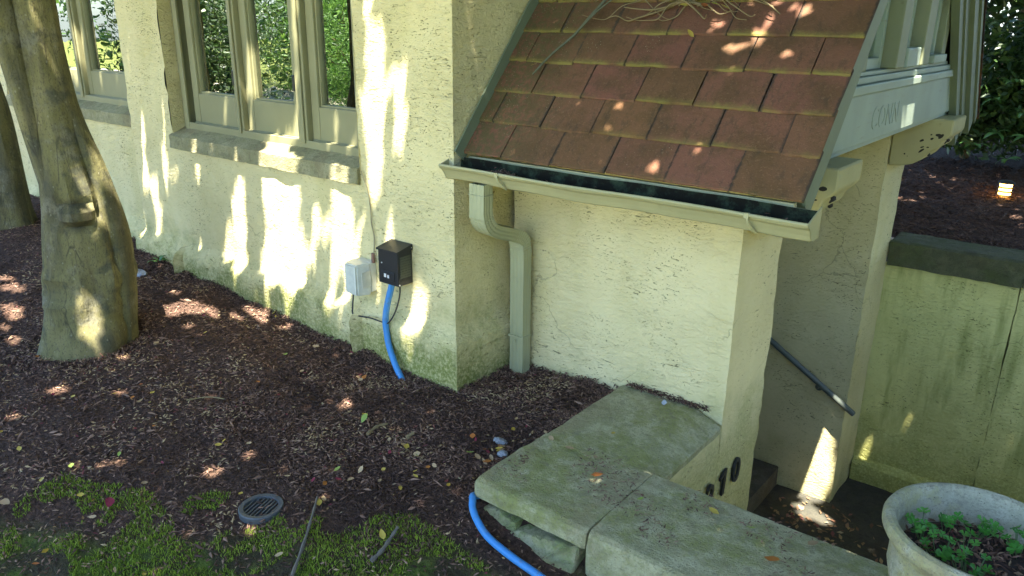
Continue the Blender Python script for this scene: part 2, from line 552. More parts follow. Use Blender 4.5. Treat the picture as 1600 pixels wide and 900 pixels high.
c = t.mix(t.ramp(t.voro(t.map(p, (1, 1, .7)), 26), .16, .08, 0, .45), c, (.26, .25, .17))
c = t.mix(t.math('MULTIPLY', t.attr('knot'), .8), c, (.030, .028, .018))
c = t.mix(t.ramp(t.noise(t.map(p, (1, 1, .5)), 38, 5, .7), .55, .68, 0, .5), c, (.05, .046, .03))
c = t.mix(1.0, c, (.90, .88, .86), 'MULTIPLY')
M['bark'] = t.done(c, .9, t.bump(t.math('ADD', t.math('MULTIPLY', n2, 1.2), t.math('ADD', t.math('MULTIPLY', n3, .3), t.math('MULTIPLY', n4, .7))), .55, .014), .25)

# ground: dark mulch near the house, lawn away from it
t = NT('mulch_and_lawn')
p = t.pos
xyz = t.sep(p)
n1 = t.noise(p, 45, 5, .7); n2 = t.noise(p, 7, 4)
mul = t.mix(t.ramp(n1, .35, .65), (.036, .021, .014), (.115, .066, .044))
mul = t.mix(t.ramp(n2, .4, .7, 0, .5), mul, (.042, .025, .015))
gr = t.mix(t.ramp(t.noise(p, 30, 5, .7), .35, .65), (.045, .070, .010), (.11, .15, .024))
gr = t.mix(t.ramp(t.noise(p, 5, 5), .42, .58, 0, .85), gr, (.050, .034, .022))
lim = t.math('ADD', t.math('MULTIPLY', t.math('ADD', xyz[0], 1.03), .62), -2.27)
d = t.math('SUBTRACT', lim, xyz[1])
d = t.math('ADD', d, t.math('MULTIPLY', t.math('SUBTRACT', t.noise(p, 2.5, 4), .5), .6))
gm = t.ramp(d, -.05, .15)
c = t.mix(gm, mul, gr)
far = t.ramp(xyz[1], -5.2, -4.2, 1, 0)
c = t.mix(far, c, t.mix(t.ramp(n2, .35, .65), (.14, .17, .035), (.20, .21, .055)))
M['ground'] = t.done(c, .95, t.bump(n1, 1.0, .03), .2)

t = NT('pale_gravel')
n1 = t.noise(t.pos, 60, 4, .7)
M['drive'] = t.done(t.mix(t.ramp(n1, .3, .7), (.36, .31, .22), (.52, .46, .34)), .95, t.bump(n1, .6, .02), .2)

def tone_mat(name, stops, rough=.9, trans=0.0, spec=.3, use_rnd=False):
    t = NT(name)
    v = t.rnd() if use_rnd else t.attr('tone')
    c = t.ramp_col(v, stops)
    t.done(c, rough, None, spec)
    if trans > 0:
        tl = t.n("ShaderNodeBsdfTranslucent"); t.t.links.new(c, tl.inputs[0])
        ms = t.n("ShaderNodeMixShader"); ms.inputs[0].default_value = trans
        t.t.links.new(t.b.outputs[0], ms.inputs[1]); t.t.links.new(tl.outputs[0], ms.inputs[2])
        t.t.links.new(ms.outputs[0], t.out.inputs[0])
    return t.m
M['chips'] = tone_mat('bark_chips', [(0, (.034, .019, .0125)), (.4, (.098, .053, .034)), (.68, (.175, .10, .065)), (.86, (.26, .16, .105)), (.94, (.22, .15, .085)), (.965, (.15, .028, .036)), (1, (.34, .24, .12))], .9)
M['litter'] = tone_mat('leaf_litter', [(0, (.085, .045, .025)), (.4, (.16, .10, .05)), (.65, (.26, .18, .075)), (.8, (.11, .02, .028)), (1, (.30, .25, .14))], .8)
M['grass'] = tone_mat('grass_blades', [(0, (.085, .13, .012)), (.45, (.19, .27, .022)), (.8, (.27, .36, .035)), (.93, (.28, .31, .055)), (1, (.34, .24, .10))], .7, .3)
M['canopy'] = tone_mat('canopy_leaves', [(0, (.09, .13, .02)), (.5, (.15, .20, .03)), (1, (.21, .25, .045))], .6, .5)
M['bush'] = tone_mat('bush_leaves', [(0, (.018, .045, .012)), (.5, (.045, .095, .02)), (.85, (.085, .14, .03)), (1, (.14, .19, .05))], .45, .25, .5)
M['gbush'] = tone_mat('garden_bush_leaves', [(0, (.045, .10, .02)), (.5, (.10, .22, .035)), (1, (.20, .34, .06))], .5, .35, .4)
M['rosette'] = tone_mat('bright_bush_leaf', [(0, (.06, .15, .03)), (1, (.12, .25, .05))], .4, .25, .5, True)
M['clover'] = tone_mat('clover_leaf', [(0, (.045, .19, .022)), (.5, (.07, .25, .03)), (1, (.11, .30, .05))], .5, .25, .4, True)
M['stem'] = simple('green_stem', (.10, .16, .05), .6)
M['twig'] = simple('dead_twig', (.17, .125, .055), .85)
M['greytwig'] = simple('grey_stick', (.12, .105, .08), .85)
M['greentwig'] = simple('mossy_twig', (.09, .095, .055), .85)
M['leaf_yellow'] = tone_mat('yellow_leaf', [(0, (.42, .28, .035)), (1, (.50, .38, .07))], .6, .2, .4, True)
M['leaf_tan'] = tone_mat('tan_leaf', [(0, (.30, .20, .10)), (1, (.42, .30, .16))], .7, .1, .3, True)
M['leaf_red'] = tone_mat('crimson_leaf', [(0, (.22, .02, .045)), (1, (.15, .018, .03))], .6, .15, .4, True)
M['leaf_green'] = tone_mat('lime_leaf', [(0, (.22, .30, .05)), (1, (.32, .36, .08))], .6, .2, .4, True)
M['leaf_orange'] = tone_mat('orange_leaf', [(0, (.45, .17, .03)), (1, (.40, .12, .03))], .6, .2, .4, True)
M['leaf_grey'] = tone_mat('silver_leaf', [(0, (.34, .37, .40)), (1, (.40, .42, .43))], .6, .1, .4, True)
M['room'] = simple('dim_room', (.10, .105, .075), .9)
M['curtain'] = simple('room_curtain', (.30, .29, .22), .9)
M['housetile'] = simple('house_roof_slate', (.09, .06, .045), .9)

# ------------------------------------------------------------------ ground, court, steps
xs = breaks(-60, 60, 6, (-12, -7, -5.2, 1.0, .95, 2.0, -1.5, 7, 12))
def grade(lo, hi, fine_lo, fine_hi, fine, mid, extra):
    out = []
    ks = sorted(set([lo, hi, fine_lo, fine_hi] + list(extra)))
    for a, b in zip(ks[:-1], ks[1:]):
        c = (a + b) / 2
        st = fine if fine_lo <= c <= fine_hi else (mid if -14 < c < 14 else 8)
        n = max(1, int(round((b - a) / st)))
        out += [a + (b - a) * i / n for i in range(n)]
    return np.array(out + [hi])
gx = grade(-70, 70, -6.0, 2.0, .055, .4, (-14, 14, .95, -1.5, 7.0))
gy = grade(-70, 70, -3.0, .6, .055, .4, (-14, 14, -.5, 1.02, 3.2, 3.9))
def ground_keep(x, y):
    pit = ((x > .95) & (y > -.5) & (y < 3.9) & (x < 7)) | ((x > -1.5) & (x <= .95) & (y > 1.02) & (y < 3.2))
    return ~pit
V, F = grid_sheet(gx, gy, lambda a, b: np.stack([a, b, gz(a, b)], -1), ground_keep)
tag(mesh_obj("ground", V, F, M['ground'], smooth=True), kind="structure")

V, F = grid_sheet(np.linspace(-30, 4.2, 60), np.linspace(-10.5, -5.6, 8), lambda a, b: np.stack([a, b + .25 * np.sin(a * .3), gz(a, b, False) + .03], -1))
tag(mesh_obj("gravel_drive", V, F, M['drive'], smooth=True), kind="structure")
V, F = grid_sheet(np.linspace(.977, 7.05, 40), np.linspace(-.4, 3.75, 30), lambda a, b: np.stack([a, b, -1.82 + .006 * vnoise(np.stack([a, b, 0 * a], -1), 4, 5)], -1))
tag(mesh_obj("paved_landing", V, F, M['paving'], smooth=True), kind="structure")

def sheet_path(path, zs, step, off, noise_amp, skip=None, close_off=1.0, seed=1):
    """wall skin along plan polyline `path` (outward normal = right-hand side of travel... given), returns verts, faces"""
    P = [np.array(p, float) for p in path]
    segs = []
    for a, b in zip(P[:-1], P[1:]):
        d = (b - a) / np.linalg.norm(b - a)
        segs.append((a, b, np.array([d[1], -d[0]]), np.linalg.norm(b - a)))
    S, pl, nr = [], [], []
    s0 = 0
    for i, (a, b, n, L) in enumerate(segs):
        k = max(1, int(round(L / step)))
        for j in range(k + (1 if i == len(segs) - 1 else 0)):
            t = j / k
            nn = n
            if j == 0 and i > 0: nn = n + segs[i - 1][2]
            S.append(s0 + L * t); pl.append(a + (b - a) * t); nr.append(nn)
        s0 += L
    pl = np.array(pl); nr = np.array(nr)
    ns, nz = len(S), len(zs)
    Z = np.tile(zs, (ns, 1))
    X = np.repeat(pl[:, None, :], nz, 1)
    Nn = np.repeat(nr[:, None, :], nz, 1)
    q = np.stack([X[..., 0], X[..., 1], Z], -1)
    d = off(Z) + noise_amp * (vnoise(q, 5.0, seed) * .6 + vnoise(q, 14, seed + 1) * .4)
    q[..., 0] += Nn[..., 0] * d; q[..., 1] += Nn[..., 1] * d
    I = np.arange(ns * nz).reshape(ns, nz)
    F = np.stack([I[:-1, :-1], I[1:, :-1], I[1:, 1:], I[:-1, 1:]], -1).reshape(-1, 4)
    if skip is not None:
        cx = (pl[:-1] + pl[1:]) / 2; cz = (zs[:-1] + zs[1:]) / 2
        K = ~skip(np.repeat(cx[:, None, 0], nz - 1, 1), np.repeat(cx[:, None, 1], nz - 1, 1), np.tile(cz, (ns - 1, 1)))
        F = F[K.ravel()]
    v = q.reshape(-1, 3)
    used = np.unique(F); mp = np.full(len(v), -1); mp[used] = np.arange(len(used))
    return v[used], mp[F]

# ------------------------------------------------------------------ house
house = empty("house", (-2.5, 1.5, 0), "cream stucco house wall with casement windows and a flared base above the mulch", "house")
W1 = (-2.87, -.76, 1.10, 3.15)
W2 = (-6.3, -3.62, 1.17, 3.2)
def plinth(z):
    return .070 * (1 - ss(.27, .38, z)) - .02 * ss(.0, -.3, z)
zs = breaks(-.45, 4.6, .03, (W1[2], W1[3], W2[2], W2[3]))
zs = np.array([z for z in zs if z < 2.5 or (abs(z - W1[3]) < .02 or abs(z - W2[3]) < .02 or int(z / .03) % 6 == 0)] + [4.6])
zs = np.unique(np.round(zs, 5))
V, F = [], []
path = [(-8, .13), (-6.3, .13), (-3.62, .13), (-3.5, .13), (-3.5, 0), (-2.87, 0), (-.76, 0), (0, 0), (0, .55), (0, 5.5)]
def skip(x, y, z):
    return ((x > W1[0]) & (x < W1[1]) & (y < .05) & (z > W1[2]) & (z < W1[3])) | ((x > W2[0]) & (x < W2[1]) & (y > .05) & (y < .2) & (z > W2[2]) & (z < W2[3]))
V, F = sheet_path(path, zs, .035, plinth, .009, skip)
V = V.tolist(); F = [tuple(f) for f in F]
def reveal(w, y0, depth):
    b = MB()
    x0, x1, z0, z1 = w
    zz = np.linspace(z0, z1, 40); yy = np.linspace(y0, y0 + depth, 8)
    for x, sgn in ((x0, 1), (x1, -1)):
        v, f = grid_sheet(zz, yy, lambda a, c: np.stack([x + sgn * .008 * vnoise(np.stack([a * 0 + x, c, a], -1), 9, 2) * (c > y0 + .001), c, a], -1))
        b.add(v.tolist(), f.tolist())
    b.add([(x0, y0, z0), (x1, y0, z0), (x1, y0 + depth, z0), (x0, y0 + depth, z0)], [(0, 1, 2, 3)])
    b.add([(x0, y0, z1), (x1, y0, z1), (x1, y0 + depth, z1), (x0, y0 + depth, z1)], [(0, 1, 2, 3)])
    return b
for w, y0 in ((W1, 0), (W2, .13)):
    b = reveal(w, y0, .24)
    n = len(V); V += [tuple(p) for p in b.v]; F += [tuple(i + n for i in f) for f in b.f]
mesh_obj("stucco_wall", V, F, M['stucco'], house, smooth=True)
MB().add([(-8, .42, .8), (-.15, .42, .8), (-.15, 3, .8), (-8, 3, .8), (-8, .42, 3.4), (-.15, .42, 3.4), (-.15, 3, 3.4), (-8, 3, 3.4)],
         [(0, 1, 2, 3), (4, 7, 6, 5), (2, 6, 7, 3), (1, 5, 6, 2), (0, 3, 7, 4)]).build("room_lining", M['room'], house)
for x0, x1 in ((-2.62, -2.30), (-4.5, -4.12)):
    cb = MB()
    v, f = grid_sheet(np.linspace(x0, x1, 30), np.linspace(.9, 3.3, 4), lambda a, c: np.stack([a, .52 + .03 * np.sin(a * 60), c], -1))
    cb.add(v.tolist(), f.tolist())
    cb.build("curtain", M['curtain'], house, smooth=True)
MB().prism([(-.3, 4.55), (2.9, 6.6), (6, 4.55), (6, 4.7), (2.9, 6.8), (-.3, 4.72)], 0, -8.3, .3).build("house_roof", M['housetile'], house)

def ring(b, x0, x1, z0, z1, wl, wb, y0, y1, ch=.006):
    """rectangular frame: stiles then rails butted between them"""
    b.box((x0, y0, z0), (x0 + wl, y1, z1), ch); b.box((x1 - wl, y0, z0), (x1, y1, z1), ch)
    b.box((x0 + wl, y0 + .002, z0), (x1 - wl, y1, z0 + wb), ch); b.box((x0 + wl, y0 + .002, z1 - wl), (x1 - wl, y1, z1), ch)

def make_window(w, yo, sashes, posts, label):
    x0, x1, z0, z1 = w
    b = MB()
    ring(b, x0 + .003, x1 - .003, z0 + .10, z1 - .003, .075, .075, yo + .10, yo + .22)
    ring(b, x0 + .055, x1 - .055, z0 + .14, z1 - .05, .05, .06, yo + .08, yo + .099, .004)       # inner moulding
    for px, pw in posts:
        b.box((px - pw / 2, yo + .085, z0 + .176), (px + pw / 2, yo + .215, z1 - .08), .008)
        b.box((px - pw / 2 + .018, yo + .07, z0 + .18), (px + pw / 2 - .018, yo + .084, z1 - .09), .005)
    win = b.build("window", M['trim'], house, origin=((x0 + x1) / 2, yo + .15, z0))
    for sx0, sx1 in sashes:
        b = MB()
        ring(b, sx0, sx1, z0 + .178, z1 - .085, .075, .235, yo + .125, yo + .19)
        b.box((sx0 + .074, yo + .145, z0 + .412), (sx0 + .086, yo + .175, z1 - .16), .002)        # glazing beads
        b.box((sx1 - .086, yo + .145, z0 + .412), (sx1 - .074, yo + .175, z1 - .16), .002)
        b.box((sx0 + .086, yo + .146, z0 + .412), (sx1 - .086, yo + .175, z0 + .426), .002)
        b.box((sx0 + .01, yo + .112, z0 + .186), (sx1 - .01, yo + .124, z0 + .205), .003)         # drip bar
        b.build("sash", M['trim'], win)
        MB().box((sx0 + .07, yo + .168, z0 + .40), (sx1 - .07, yo + .172, z1 - .15)).build("pane", M['glass'], win)
        c = MB(); c.box((sx1 - .055, yo + .104, z0 + .50), (sx1 - .03, yo + .124, z0 + .60), .004)
        c.build("hinge", M['black'], win)
    return win
win1 = make_window(W1, 0, [(-2.745, -2.125), (-2.055, -1.445), (-1.345, -.84)], [(-2.09, .064), (-1.395, .094)], None)
win2 = make_window(W2, .13, [(-6.1, -5.5), (-5.43, -4.82), (-4.73, -3.745)], [(-5.465, .064), (-4.775, .084)], None)

def profile_bar(prof, axis, a, b, step=.04, amp=.004, seed=20, sharp=.012):
    """closed 2D profile extruded along axis with subdivided, slightly eroded surface and capped ends"""
    pts = []
    n = len(prof)
    for i in range(n):
        p, q = np.array(prof[i], float), np.array(prof[(i + 1) % n], float)
        k = max(1, int(round(np.linalg.norm(q - p) / step)))
        ts = [0.0] + ([sharp / np.linalg.norm(q - p), 1 - sharp / np.linalg.norm(q - p)] if np.linalg.norm(q - p) > 3 * sharp else []) + [j / k for j in range(1, k)]
        for t in sorted(set(ts)): pts.append(p + (q - p) * t)
    pts = np.array(pts)
    L = b - a
    ks = np.concatenate([[0, sharp], np.linspace(sharp * 2, L - sharp * 2, max(2, int(L / step))), [L - sharp, L]]) + a
    m_ = len(pts); c = pts.mean(0)
    V = []
    for i, t in enumerate(ks):
        sc = 1.0
        P = pts.copy()
        if i in (0, len(ks) - 1): P = c + (P - c) * (1 - .006 / max(.05, np.abs(P - c).max()))
        if axis == 0: v = np.stack([np.full(m_, t), P[:, 0], P[:, 1]], -1)
        elif axis == 1: v = np.stack([P[:, 0], np.full(m_, t), P[:, 1]], -1)
        V.append(v)
    V = np.concatenate(V)
    d = np.stack([vnoise(V, 11, seed), vnoise(V, 11, seed + 1), vnoise(V, 11, seed + 2)], -1) * amp + np.stack([vnoise(V, 32, seed + 3), vnoise(V, 32, seed + 4), vnoise(V, 32, seed + 5)], -1) * amp * .6
    V = V + d
    F = []
    for i in range(len(ks) - 1):
        for k in range(m_):
            F.append((i * m_ + k, i * m_ + (k + 1) % m_, (i + 1) * m_ + (k + 1) % m_, (i + 1) * m_ + k))
    n0 = len(V)
    V = np.concatenate([V, [V[:m_].mean(0)], [V[n0 - m_:n0].mean(0)]])
    for k in range(m_):
        F.append((n0, (k + 1) % m_, k)); o = n0 - m_
        F.append((n0 + 1, o + k, o + (k + 1) % m_))
    return V, F

def sill(win, x0, x1, y, z0):
    V, F = profile_bar([(y - .028, z0), (y - .028, z0 + .095), (y + .02, z0 + .118), (y + .125, z0 + .165), (y + .125, z0)], 0, x0, x1, .05, .005, 31)
    mesh_obj("window_sill", V, F, M['sill'], win, smooth=False)
sill(win1, -2.90, -.765, 0, 1.105)
sill(win2, -6.3, -3.52, .13, 1.175)

# ------------------------------------------------------------------ entrance porch
porch = empty("entrance_porch", (.7, 2.0, -1.82), "small gabled stucco entrance porch with brown clay tile roof joined to the house", "porch")
YB, XE = .494, 1.434
zero = lambda z: z * 0
zs = breaks(-1.86, 1.78, .035)
V1, F1 = sheet_path([(0.03, YB), (XE, YB), (XE, 1.06), (-1.4, 1.06)], zs, .035, zero, .009, None, seed=41)
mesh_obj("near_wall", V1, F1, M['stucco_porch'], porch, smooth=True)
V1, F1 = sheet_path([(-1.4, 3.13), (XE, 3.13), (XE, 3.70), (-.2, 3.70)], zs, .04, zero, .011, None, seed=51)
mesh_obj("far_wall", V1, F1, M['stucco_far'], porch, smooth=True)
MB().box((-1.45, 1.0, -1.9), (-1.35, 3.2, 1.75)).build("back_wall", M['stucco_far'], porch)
for k in range(7):
    x1 = .977 - .3 * k
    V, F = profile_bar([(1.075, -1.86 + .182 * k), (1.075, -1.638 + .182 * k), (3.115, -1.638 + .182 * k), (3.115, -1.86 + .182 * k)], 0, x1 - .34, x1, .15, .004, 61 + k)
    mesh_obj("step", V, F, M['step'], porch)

# roof: measured plane, slope up from the eave; y mirrored about the ridge
E0 = np.array([0, .057, 1.371]); SL = np.array([0, .648, .786]); SL = SL / np.linalg.norm(SL)
RID = 2.07
NRM = np.array([0, -SL[2], SL[1]])
SLEN = (RID - E0[1]) / SL[1]
def roofpt(x, s, h=0.0): return E0 + np.array([x, 0, 0]) + SL * s + NRM * h
RX = 1.835
b = MB()
def mir(p): return (p[0], 2 * RID - p[1], p[2])
prof = [roofpt(0, .03, -.03)[1:], roofpt(0, SLEN, -.03)[1:], roofpt(0, SLEN, -.085)[1:], roofpt(0, .06, -.085)[1:]]
b.prism([tuple(p) for p in prof], 0, .004, 1.80)
b.prism([(2 * RID - p[0] + .001, p[1]) for p in prof], 0, .004, 1.80)
roof = b.build("porch_roof", M['deck'], porch, origin=(0.9, RID, 2.5))
joints = [[.275, .583, .907, 1.213, 1.519], [.112, .429, .734, 1.042, 1.358, 1.676], [.277, .587, .895, 1.2, 1.513], [.138, .444, .75, 1.065, 1.37, 1.672], [.274, .602, .907, 1.218, 1.519]]
random.seed(3)
proto = {}
def tile_mesh(w, key):
    """one clay tile: origin at the middle of the butt edge, y up the slope, 13 mm thick, rounded and chipped edges"""
    if key in proto: return proto[key]
    rr = random.Random(key * 17 + 5)
    nx, L, th = 5, .245, .0105
    V, F = [], []
    for h in (0, 1):
        for j, y in enumerate((0, .006, L)):
            for i in range(nx):
                x = -w / 2 + w * i / (nx - 1)
                e = rr.uniform(-.003, .003) if j == 0 else 0
                if j == 0 and i in (0, nx - 1): e += rr.uniform(0, .004)
                z = (th if h else 0) - (.004 if (j == 0 and h) else 0) + rr.uniform(-.0012, .0012) * (j < 2)
                V.append((x + rr.uniform(-.001, .001), y + e, z))
    I = lambda h, j, i: h * 3 * nx + j * nx + i
    for j in range(2):
        for i in range(nx - 1):
            F.append((I(1, j, i), I(1, j, i + 1), I(1, j + 1, i + 1), I(1, j + 1, i)))
            if j == 0: F.append((I(0, 0, i), I(1, 0, i), I(1, 0, i + 1), I(0, 0, i + 1))[::-1])
    for j in range(2):
        F.append((I(0, j, 0), I(1, j, 0), I(1, j + 1, 0), I(0, j + 1, 0))); F.append((I(0, j, nx - 1), I(0, j + 1, nx - 1), I(1, j + 1, nx - 1), I(1, j, nx - 1)))
    me = bpy.data.meshes.new("roof_tile")
    me.from_pydata(V, [], F); me.materials.append(M['tile']); me.update()
    proto[key] = me
    return me
ang = math.atan2(SL[2], SL[1])
pr = Vector((0.9, RID, 2.5))
nrow = int(SLEN / .2) + 1
for side in (0, 1):
    for r_ in range(nrow):
        if side == 0 and r_ < 5: js = joints[r_]
        else:
            off = random.uniform(.1, .3)
            js = [off + .308 * k + random.uniform(-.02, .02) for k in range(6) if off + .308 * k < RX - .08]
        ed = [.012] + js + [RX]
        for k in range(len(ed) - 1):
            w = ed[k + 1] - ed[k]
            key = int(round(w / .01)) * 10 + random.randrange(3)
            me = tile_mesh(round(w / .01) * .01 - .004, key)
            o = bpy.data.objects.new("roof_tile", me)
            s = .2 * r_ + random.uniform(-.005, .005)
            if s + .12 > SLEN: continue
            p = Vector(roofpt((ed[k] + ed[k + 1]) / 2, s, -.004 + random.uniform(-.002, .003)))
            tilt = -.053 + random.uniform(-.010, .010)
            rz = random.uniform(-.010, .010)
            R_ = Matrix.Rotation(ang + tilt, 4, 'X') @ Matrix.Rotation(rz, 4, 'Z')
            if side:
                p.y = 2 * RID - p.y
                R_ = Matrix.Rotation(math.pi, 4, 'Z') @ R_
            o.parent = roof
            o.matrix_basis = Matrix.Translation(p - pr) @ R_
            COL.objects.link(o)
b = MB()
for k in range(6):
    x0 = .012 + .305 * k
    z = roofpt(0, SLEN)[2]
    b.prism([(RID - .11, z - .115), (RID, z + .02), (RID + .11, z - .115), (RID + .105, z - .095), (RID, z + .045), (RID - .105, z - .095)], 0, x0, x0 + .302)
b.build("ridge_tiles", M['tile'], roof, origin=(.9, RID, roofpt(0, SLEN)[2]))
# lead flashing where the roof meets the house
b = MB()
p0, p1 = roofpt(0, -.02, 0), roofpt(0, SLEN, 0)
for (xa, xb, ha, hb) in ((.012, .022, -.03, .062),):
    q = [roofpt(0, -.03, ha)[1:], roofpt(0, SLEN, ha)[1:], roofpt(0, SLEN, hb)[1:], roofpt(0, -.03, hb)[1:]]
    b.prism([tuple(v) for v in q], 0, xa, xb)
    q = [roofpt(0, -.02, .016)[1:], roofpt(0, SLEN, .016)[1:], roofpt(0, SLEN, .022)[1:], roofpt(0, -.02, .022)[1:]]
b.build("flashing", M['flash'], porch)
# fascia
MB().box((.03, .085, 1.235), (1.79, .115, 1.352), .003).build("fascia_board", M['gutterpaint'], porch)
for side in (0, 1):
    b = MB()
    def band(x0, x1, h0, h1, s0=-.0):
        q = [roofpt(0, s0, h0)[1:], roofpt(0, SLEN + .05, h0)[1:], roofpt(0, SLEN + .05, h1)[1:], roofpt(0, s0 + .02, h1)[1:]]
        q = [(2 * RID - v[0], v[1]) if side else tuple(v) for v in q]
        b.prism(q, 0, x0, x1)
    band(1.762, 1.806, -.20, -.012, .03)
    band(1.807, 1.822, -.075, -.014, .02)
    if side:
        band(1.71, 1.761, -.40, -.015, .10)
        band(1.762, 1.775, -.30, -.202, .10)
    b.build("rake_board", M['rakepaint'], porch)
# tie beam, gable frame
b = MB()
b.box((1.60, .62, 1.462), (1.715, 3.62, 1.715), .006)
b.box((1.60, .64, 1.434), (1.695, 3.60, 1.461), .003)
tie = b.build("tie_beam", M['gable'], porch, origin=(1.7, 2.07, 1.5))
tc = bpy.data.curves.new("carving", 'FONT')
tc.body = "CONN"; tc.size = .17; tc.extrude = .002; tc.align_x = 'CENTER'; tc.space_character = 1.15
tc.materials.append(M['gable'])
def text_mesh(name, curve):
    """turn a text curve into a real mesh"""
    t_ = bpy.data.objects.new("text", curve); COL.objects.link(t_)
    dg = bpy.context.evaluated_depsgraph_get(); dg.update()
    me = bpy.data.meshes.new_from_object(t_.evaluated_get(dg))
    me.name = name
    bpy.data.objects.remove(t_)
    o = bpy.data.objects.new(name, me); COL.objects.link(o)
    return o
to = tag(text_mesh("carved_letters", tc), kind="stuff")
to.parent = tie
to.rotation_euler = (math.radians(90), 0, math.radians(90))
to.location = (.0158, -.42, .02)
b = MB()
b.box((1.60, .80, 1.716), (1.735, 3.34, 1.765), .008)
b.box((1.60, .86, 1.766), (1.715, 3.28, 1.800), .006)
b.box((1.60, .92, 1.801), (1.695, 3.22, 1.822), .004)
b.box((1.66, 1.80, 1.823), (1.745, 2.10, 1.93), .008)
b.box((1.66, 2.60, 1.823), (1.725, 2.98, 1.875), .006)
b.build("gable_sill", M['gable'], porch)
for y, w, x1 in ((1.13, .10, 1.70), (1.70, .17, 1.735), (2.30, .19, 1.735), (2.98, .12, 1.70)):
    hz = roofpt(0, 0, -.09)[2] + (min(y, 2 * RID - y) - w / 2 - .057) * SL[2] / SL[1] - .1
    MB().box((1.585, y - w / 2, 1.824), (x1, y + w / 2, hz), .006).build("stud", M['studpaint'], porch)
for ya, yb in ((1.19, 1.60), (1.80, 2.19), (2.41, 2.90)):
    hz = roofpt(0, 0, -.09)[2] + (min(ya, 2 * RID - yb) - .057) * SL[2] / SL[1]
    b = MB(); 
    b.box((1.61, ya, 1.824), (1.66, ya + .05, hz), .004); b.box((1.61, yb - .05, 1.824), (1.66, yb, hz), .004); b.box((1.611, ya + .05, 1.824), (1.66, yb - .05, 1.88), .004)
    fr_ = b.build("gable_window", M['gable'], porch)
    MB().box((1.622, ya + .045, 1.875), (1.626, yb - .045, hz)).build("pane", M['glass'], fr_)
    MB().box((1.52, ya, 1.83), (1.53, yb, hz)).build("blind", M['curtain'], fr_)  # pale panel added behind the pane, standing in for reflected sky
b = MB()
tri = [(.70, 1.82), (3.44, 1.82), (RID + .02, 3.55), (RID - .02, 3.55)]
b.prism(tri, 0, 1.44, 1.50)
b.build("gable_panel", M['gable'], porch)
MB().box((-.0, 1.07, 1.36), (1.43, 3.12, 1.40)).build("porch_ceiling", M['raw'], porch)
# carved corbels
def corbel(y0, y1, rot=True):
    b = MB()
    x0, x1, zt = XE + .004, 1.815, 1.432
    prof = [(x0, zt), (x1, zt), (x1, zt - .10), (x1 - .02, zt - .13), (x1 - .05, zt - .15), (x1 - .07, zt - .20), (x1 - .12, zt - .235), (x1 - .16, zt - .29), (x1 - .22, zt - .33), (x1 - .30, zt - .35), (x0, zt - .355)]
    bm = bmesh.new()
    n = len(prof)
    va = [bm.verts.new((p[0], y0, p[1])) for p in prof]; vb = [bm.verts.new((p[0], y1, p[1])) for p in prof]
    bm.faces.new(va[::-1]); bm.faces.new(vb)
    for i in range(n): bm.faces.new((va[i], va[(i + 1) % n], vb[(i + 1) % n], vb[i]))
    bmesh.ops.recalc_face_normals(bm, faces=bm.faces)
    bmesh.ops.bevel(bm, geom=[e for e in bm.edges], offset=.008, segments=1, affect='EDGES')
    b.bm(bm)
    o = b.build("corbel", M['raw'], porch, origin=((x0 + x1) / 2, (y0 + y1) / 2, zt))
    c = MB()
    rr = random.Random(int(y0 * 100))
    for i, (px, pz) in enumerate([(x1 - .035, zt - .145), (x1 - .075, zt - .175), (x1 - .10, zt - .22), (x1 - .15, zt - .26), (x1 - .21, zt - .30)]):
        for q_ in range(rr.choice((1, 2, 2))):
            bm = bmesh.new(); bmesh.ops.create_icosphere(bm, subdivisions=2, radius=rr.uniform(.006, .013))
            dx, dz = -rr.uniform(.02, .085), rr.uniform(.015, .07)
            st = rr.uniform(1.0, 2.2); an = rr.uniform(-.2, .9)
            q = np.array([v.co[:] for v in bm.verts]); dn = 1 + .6 * vnoise(q * 60, 1.0, 30 + i)
            for v, k in zip(bm.verts, dn):
                ux, uz = v.co.x * st * k, v.co.z * .75 * k
                v.co = Vector((px + dx + ux * math.cos(an) - uz * math.sin(an), y0 + v.co.y * .2, pz + dz + ux * math.sin(an) + uz * math.cos(an)))
            c.bm(bm)
        bm = bmesh.new(); bmesh.ops.create_icosphere(bm, subdivisions=1, radius=.02)
        yy = y0 + .05 + (y1 - y0 - .1) * ((i * .37) % 1)
        for v in bm.verts: v.co = Vector((px + .012 + v.co.x * .6, yy + v.co.y * 1.6, pz + v.co.z * .7))
        c.bm(bm)
    tag(c.build("rotted_carving", M['darkrot'], o), kind="stuff")
    return o
corbel(.56, .93); corbel(3.15, 3.62)
# gutter: K-profile, outer painted skin and copper lining
gx0, gx1 = -.035, 1.905
outer = [(.062, 1.345), (.062, 1.232), (-.005, 1.232), (-.022, 1.240), (-.034, 1.262), (-.052, 1.288), (-.070, 1.300), (-.076, 1.312)]
inner = [(.058, 1.345), (.058, 1.237), (-.003, 1.237), (-.018, 1.245), (-.030, 1.265), (-.048, 1.291), (-.066, 1.304), (-.072, 1.312)]
def skin(prof, n=40, wob=.003):
    V = []
    for i in range(n + 1):
        x = gx0 + (gx1 - gx0) * i / n
        for y, z in prof:
            k = wob * math.sin(x * 5.1 + 1) + wob * .6 * math.sin(x * 13)
            V.append((x, y + k * (y < .03), z + k * .8))
    m_ = len(prof)
    return V, [(i * m_ + k, (i + 1) * m_ + k, (i + 1) * m_ + k + 1, i * m_ + k + 1) for i in range(n) for k in range(m_ - 1)]
b = MB(); b.add(*skin(outer))
lip = [(gx0 + (gx1 - gx0) * i / 40, -.0765 + .003 * math.sin((gx0 + (gx1 - gx0) * i / 40) * 5.1 + 1), 1.3135 + .0024 * math.sin((gx0 + (gx1 - gx0) * i / 40) * 5.1 + 1)) for i in range(41)]
